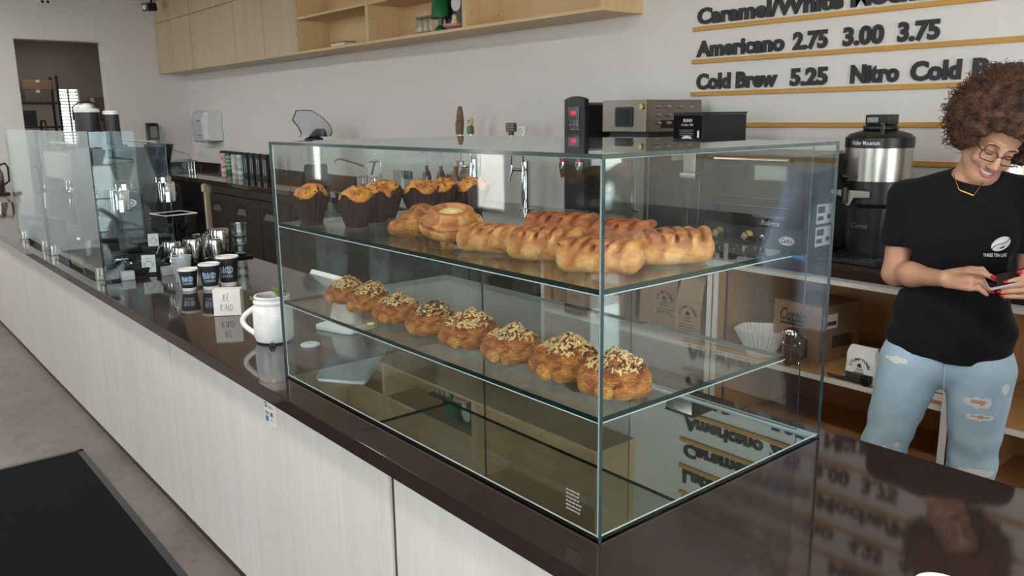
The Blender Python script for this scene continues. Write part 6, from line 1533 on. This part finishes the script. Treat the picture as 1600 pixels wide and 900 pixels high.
    def on_shirt(x, z, off=0.0015):
        hit, loc, nrm, _ = shirt.data and shirt.ray_cast(Vector((x, -0.5, z)), Vector((0, 1, 0)))
        return (loc[1] - off) if hit else -0.12
    bodyo = next(o for o in t.children if o.name.startswith('body'))
    def on_front(x, z, off=0.003):
        h2, l2, _, _ = bodyo.ray_cast(Vector((x, -0.5, z)), Vector((0, 1, 0)))
        return min(on_shirt(x, z, off), (l2[1] - off) if h2 else 1.0)
    # printed bean and words, draped on the chest
    def drape(sh, x, z, m, nm, off=0.002):
        obj(nm, ([(x + p[0], on_shirt(x + p[0], z + p[1], off), z + p[1]) for p in sh[0]], sh[1]), m, t, smooth=0, fixn=False)
    PRN = mat('shirt_print_white', (236, 236, 240), 0.7); n = 26
    for up in (1, -1):
        pts = []
        ca, sa = math.cos(R(38)), math.sin(R(38))
        edge = [(-0.030 + 0.060 * i / 14, 0.0045 * math.sin(2 * math.pi * i / 14) + 0.0012 * up) for i in range(15)]
        arc_ = [(0.030 * math.cos(R(a)), up * 0.0205 * math.sin(R(a))) for a in range(8, 173, 12)]
        raw = edge + arc_
        pts = [(p[0] * ca - p[1] * sa, p[0] * sa + p[1] * ca, 0) for p in raw]
        drape((pts, [tuple(range(len(pts)))]), 0.132, 1.222, PRN, 'bean_print')
    drape(text_shape('THREE TEN LIFE', 0.015, 0, 0.0005, width=0.068), 0.085, 1.178, PRN, 'lettering')
    # pocket outline
    pk_ = [(0.075, 1.262), (0.175, 1.262), (0.175, 1.165), (0.125, 1.14), (0.075, 1.165)]
    sm = []
    for a, b in zip(pk_, pk_[1:] + pk_[:1]):
        for k in range(6): x = a[0] + (b[0] - a[0]) * k / 6; z = a[1] + (b[1] - a[1]) * k / 6; sm.append((x, on_shirt(x, z, 0.0), z))
    obj('pocket_seam', tube(sm, 0.0014, 5, closed=True), TEE, t)
    # jeans
    F = Field((-0.30, -0.19, 0.0), (0.30, 0.20, 0.92), 0.0045)
    F.ell((0.01, 0.012, 0.82), (0.196, 0.125, 0.15), 0.05)
    for a, k, b in (((-0.098, 0.0, 0.76), (-0.168, -0.005, 0.42), (-0.175, 0.03, 0.06)), ((0.118, 0.0, 0.76), (0.122, -0.005, 0.40), (0.125, 0.03, 0.06))):
        F.cone(a, k, 0.112, 0.074, 0.02); F.cone(k, b, 0.074, 0.062, 0.03)
    F.half((0, 0, 0.045), (0, 0, -1)); F.half((0, 0, 0.90), (0, 0, 1))
    F.wobble(lambda X, Y, Z: 0.0022 * np.sin(60 * Z + 20 * X + 4 * np.sin(15 * X)) * np.clip(1.5 - np.abs(Z - 0.42) * 6, 0.25, 1))
    jm_ = F.mesh('jeans', [DENIM, FRAY, SKIN], 2)
    P = np.zeros(len(jm_.polygons) * 3); jm_.polygons.foreach_get('center', P); P = P.reshape(-1, 3); mi = np.zeros(len(P), np.int32)
    for cx, cz, rx, rz_, core in ((0.120, 0.668, 0.044, 0.019, 1), (0.128, 0.615, 0.042, 0.012, 1), (0.135, 0.405, 0.055, 0.016, 0), (-0.145, 0.785, 0.035, 0.011, 0), (-0.12, 0.46, 0.012, 0.009, 0), (0.195, 0.72, 0.012, 0.018, 0), (-0.165, 0.43, 0.010, 0.022, 0)):
        dx = (P[:, 0] - cx) / rx; dz = (P[:, 2] - cz) / rz_; e = dx * dx + dz * dz + 0.25 * np.sin(P[:, 0] * 190 + cz * 50)
        fr = P[:, 1] < 0.0
        mi[(e < 1) & fr] = 1
        if core: mi[(dx * dx * 1.5 + ((dz - 0.1) * 1.7) ** 2 + 0.2 * np.sin(P[:, 0] * 230) < 0.55) & fr] = 2
    jm_.polygons.foreach_set('material_index', mi)
    jn = obj('jeans', jm_, None, t)
    obj('fly_seam', tube([(0.006, -0.118, 0.80), (0.008, -0.116, 0.75), (0.010, -0.10, 0.70)], 0.0022, 6), DENIM, t)
    for x in (-0.175, 0.125):
        obj('shoe', xf(lathe([(0.0, 0.0), (0.05, 0.002), (0.052, 0.03), (0.04, 0.065), (0.0, 0.085)], 18), (x, -0.045, 0.0), (0, 0, 0), (0.9, 2.6, 1.0)), BLACK, t)
    # hair: curls packed round the skull, face left free
    F = Field((-0.14, -0.24, 1.38), (0.34, 0.22, 1.82), 0.0044)
    rg = np.random.default_rng(5); strands = []
    for _ in range(2600):
        v = rg.normal(size=3); v /= np.linalg.norm(v)
        if v[2] < -0.80: continue
        rad = np.array((0.152, 0.148, 0.145)) * (0.80 + 0.20 * rg.random())
        p = np.array((0, 0.040, 0.060)) + v * rad
        if v[2] < -0.2: p[0] *= 0.92
        if p[1] < 0.0 and p[2] < 0.052 and abs(p[0]) < 0.092: continue                     # face opening
        if p[1] < -0.04 and p[2] < 0.085 and abs(p[0]) < 0.085: continue
        if p[1] < -0.02 and p[2] < -0.02: continue
        if p[2] < -0.085: continue
        F.ell(H(*p), (0.017 + 0.008 * rg.random(),) * 3, 0.004)
        if rg.random() < 0.6: strands.append((p, v))
    F.ell(H(0, 0.045, 0.055), (0.115, 0.100, 0.110), 0.01, HR)
    F.ell(H(0, -0.100, -0.020), (0.076, 0.085, 0.100), 0.010, HR, sub=True)
    F.wobble(lambda X, Y, Z: 0.0035 * np.sin(150 * X + 60 * Z) * np.sin(140 * Y + 30 * X) * np.sin(150 * Z))
    hr = obj('hair', F.mesh('hair', HAIR, 0), None, t)
    sh = []
    for p, v in strands:
        for _ in range(3):
            q = p + v * 0.014 + rg.normal(size=3) * 0.010; ax = v + rg.normal(size=3) * 0.5; ax /= np.linalg.norm(ax)
            e1_ = np.cross(ax, (0.3, 0.5, 0.8)); e1_ /= np.linalg.norm(e1_); e2_ = np.cross(ax, e1_); ph0 = rg.random() * 6
            path = [tuple(H(*(q + ax * 0.0042 * k + 0.0048 * (e1_ * math.cos(ph0 + k * 1.25) + e2_ * math.sin(ph0 + k * 1.25))))) for k in range(7)]
            sh.append(tube(path, 0.0011, 3, cap=False))
    cu_ = obj('curls', sh, HAIR, hr, smooth=60, fixn=False); cu_['kind'] = 'stuff'
    # face details
    def ft(pts, r, n=6, closed=False): return tube([tuple(H(*p)) for p in pts], r, n, closed)
    obj('eyebrow', ft([(-0.048, -0.080, 0.019), (-0.032, -0.0905, 0.025), (-0.014, -0.0925, 0.021)], [0.0012, 0.0026, 0.0022]), HAIR, t)
    obj('eyebrow', ft([(0.048, -0.080, 0.019), (0.032, -0.0905, 0.025), (0.014, -0.0925, 0.021)], [0.0012, 0.0026, 0.0022]), HAIR, t)
    for s in (-1, 1):
        obj('eyelashes', ft([(s * 0.018, -0.0835, -0.007), (s * 0.026, -0.0875, -0.0105), (s * 0.036, -0.0865, -0.0105), (s * 0.045, -0.0795, -0.006)], [0.0008, 0.0013, 0.0014, 0.0008]), INK, t)
    obj('teeth', grid_sheet(lambda u, v: tuple(H((u * 2 - 1) * 0.0265, -0.0890 + 0.013 * (u * 2 - 1) ** 2, -0.0665 - 0.0105 * v * (1 - 0.4 * (u * 2 - 1) ** 2) + 0.008 * (u * 2 - 1) ** 2)), 14, 3), TOOTH, t)
    obj('lips', [ft([(u * 0.031, -0.0935 + 0.0155 * u * u, -0.0632 + 0.0095 * u * u) for u in (-1, -0.75, -0.5, -0.25, 0, 0.25, 0.5, 0.75, 1)], [0.001, 0.0022, 0.003, 0.0034, 0.0030, 0.0034, 0.003, 0.0022, 0.001], 8),
                 ft([(u * 0.031, -0.0915 + 0.0155 * u * u, -0.0812 + 0.0260 * u * u * u * u) for u in (-1, -0.75, -0.5, -0.25, 0, 0.25, 0.5, 0.75, 1)], [0.001, 0.0026, 0.0038, 0.0044, 0.0046, 0.0044, 0.0038, 0.0026, 0.001], 8)], LIP, t)
    # glasses
    FRM = mat('dark_frame', (34, 26, 24), 0.3)
    rim = []
    for s in (-1, 1):
        pts = rrect(0.050, 0.034, 0.013, 4, s * 0.033, -0.010)
        rim.append(ft([(a, -0.1005 + 0.010 * (abs(a) / 0.06) ** 2, b) for a, b in pts], 0.0016, 6, True))
    rim.append(ft([(-0.009, -0.1003, -0.004), (0, -0.103, -0.002), (0.009, -0.1003, -0.004)], 0.0016))
    for s in (-1, 1): rim.append(ft([(s * 0.058, -0.091, -0.001), (s * 0.066, -0.082, 0.001), (s * 0.078, -0.03, 0.004), (s * 0.081, 0.01, 0.004)], 0.0015))
    gl = obj('glasses', rim, FRM, t, label='thin dark framed glasses')
    for s in (-1, 1):
        pts = rrect(0.048, 0.032, 0.012, 4, s * 0.033, -0.010)
        obj('lens', ([tuple(H(a, -0.1005 + 0.010 * (abs(a) / 0.06) ** 2, b)) for a, b in pts], [tuple(range(len(pts)))]), GLASS, gl)
    # necklace with gold bar
    def chain(pts): return [(x, on_front(x, z), z) for x, z in pts]
    b0, b1 = chain([(-0.002, 1.389)])[0], chain([(0.040, 1.373)])[0]
    nk = obj('necklace', [tube(chain([(-0.030, 1.452), (-0.024, 1.437), (-0.018, 1.424), (-0.010, 1.406), (-0.002, 1.389)]), 0.0011, 5), tube(chain([(0.040, 1.373), (0.050, 1.390), (0.058, 1.405), (0.064, 1.417)]), 0.0011, 5)], GOLD, t)
    obj('gold_bar', tube([b0, b1], 0.0030, 8), GOLD, nk)
    return t
make_barista()

def make_coworker():
    """second member of staff, standing to the right beyond the frame; seen as a reflection in the case's side glass"""
    t = thing('person', 'person in pale blue t-shirt, seen only mirrored in the glass case', 'person', (-0.57, 2.74, 0), R(-50))
    F = Field((-0.32, -0.16, 0.70), (0.32, 0.16, 1.80), 0.008)
    torso_skin(F, ((-0.18, 0.005, 1.38), (0.19, 0.005, 1.38)), 1.05)
    F.cone((0.0, 0.014, 1.38), (0, -0.01, 1.52), 0.062, 0.055, 0.03); F.ell((0, -0.005, 1.62), (0.074, 0.092, 0.10), 0.02); F.ell((0, -0.03, 1.555), (0.058, 0.062, 0.06), 0.02)
    F.cone((0, -0.09, 1.61), (0, -0.11, 1.575), 0.009, 0.012, 0.01)
    for s in (-1, 1):
        F.ell((s * 0.076, 0.005, 1.60), (0.009, 0.018, 0.03), 0.006)
        F.cone((s * 0.19, 0.005, 1.37), (s * 0.235, 0.01, 1.10), 0.05, 0.043, 0.02); F.cone((s * 0.235, 0.01, 1.10), (s * 0.235, -0.07, 0.87), 0.043, 0.028, 0.02)
        F.cone((s * 0.235, -0.07, 0.87), (s * 0.23, -0.09, 0.80), 0.032, 0.030, 0.02)
        for k in range(4): F.cone((s * 0.23, -0.115 + 0.02 * k, 0.80), (s * 0.225, -0.118 + 0.02 * k, 0.72), 0.0105, 0.008, 0.004)
        F.cone((s * 0.215, -0.11, 0.84), (s * 0.20, -0.135, 0.78), 0.012, 0.009, 0.008)
    obj('body', F.mesh('body', SKIN2, 2), None, t)
    F = Field((-0.34, -0.20, 0.80), (0.34, 0.20, 1.52), 0.008)
    F.ell((0, 0, 1.26), (0.19, 0.125, 0.19), 0.04); F.ell((0, 0, 1.06), (0.182, 0.125, 0.22), 0.07); F.ell((0, 0.004, 0.94), (0.195, 0.13, 0.15), 0.08)
    for s in (-1, 1):
        F.cone((0, 0.016, 1.42), (s * 0.18, 0.005, 1.38), 0.055, 0.058, 0.03); F.cone((s * 0.18, 0.005, 1.38), (s * 0.238, 0.008, 1.14), 0.06, 0.068, 0.025)
    F.half((0, 0, 0.90), (0, 0, -1))
    F.wobble(lambda X, Y, Z: 0.003 * np.sin(40 * X + 18 * Z + 4 * np.sin(9 * Z)))
    F.cone((0, 0.01, 1.42), (0, -0.02, 1.52), 0.066, 0.08, 0.006, sub=True)
    obj('t_shirt', F.mesh('t_shirt', TEEB, 2), None, t)
    F = Field((-0.26, -0.17, 0.0), (0.26, 0.18, 0.96), 0.009)
    F.ell((0, 0.01, 0.84), (0.185, 0.12, 0.14), 0.05)
    for s in (-1, 1): F.cone((s * 0.1, 0, 0.78), (s * 0.11, -0.005, 0.44), 0.105, 0.075, 0.02); F.cone((s * 0.11, -0.005, 0.44), (s * 0.115, 0.03, 0.06), 0.075, 0.06, 0.02)
    F.half((0, 0, 0.045), (0, 0, -1))
    obj('trousers', F.mesh('trousers', DENIMD, 2), None, t)
    for s in (-1, 1):
        obj('eye', ball((s * 0.030, -0.080, 1.612), (0.013, 0.010, 0.009), 12, 8), TOOTH, t); obj('iris', ball((s * 0.030, -0.0868, 1.612), (0.006, 0.004, 0.006), 10, 8), INK, t)
        obj('eyebrow', tube([(s * 0.014, -0.092, 1.632), (s * 0.032, -0.090, 1.637), (s * 0.048, -0.078, 1.631)], [0.0022, 0.0026, 0.0014], 6), INK, t)
    obj('lips', [tube([(u * 0.024, -0.092 + 0.012 * u * u, 1.545 + dz) for u in (-1, -0.5, 0, 0.5, 1)], [0.001, 0.003, 0.0034, 0.003, 0.001], 8) for dz in (0.002, -0.004)], mat('brown_lip', (126, 74, 64), 0.4), t)
    for s in (-1, 1): obj('shoe', xf(lathe([(0.0, 0.0), (0.05, 0.002), (0.052, 0.03), (0.04, 0.065), (0.0, 0.085)], 18), (s * 0.115, -0.045, 0.0), (0, 0, 0), (0.9, 2.6, 1.0)), BLACK, t)
    F = Field((-0.13, -0.14, 1.52), (0.13, 0.14, 1.78), 0.007)
    F.ell((0, 0.012, 1.65), (0.085, 0.10, 0.095), 0.01); F.ell((0, -0.10, 1.585), (0.07, 0.06, 0.075), 0.01, sub=True)
    obj('hair', F.mesh('hair', mat('black_short_hair', (24, 20, 20), 0.7), 1), None, t)
make_coworker()
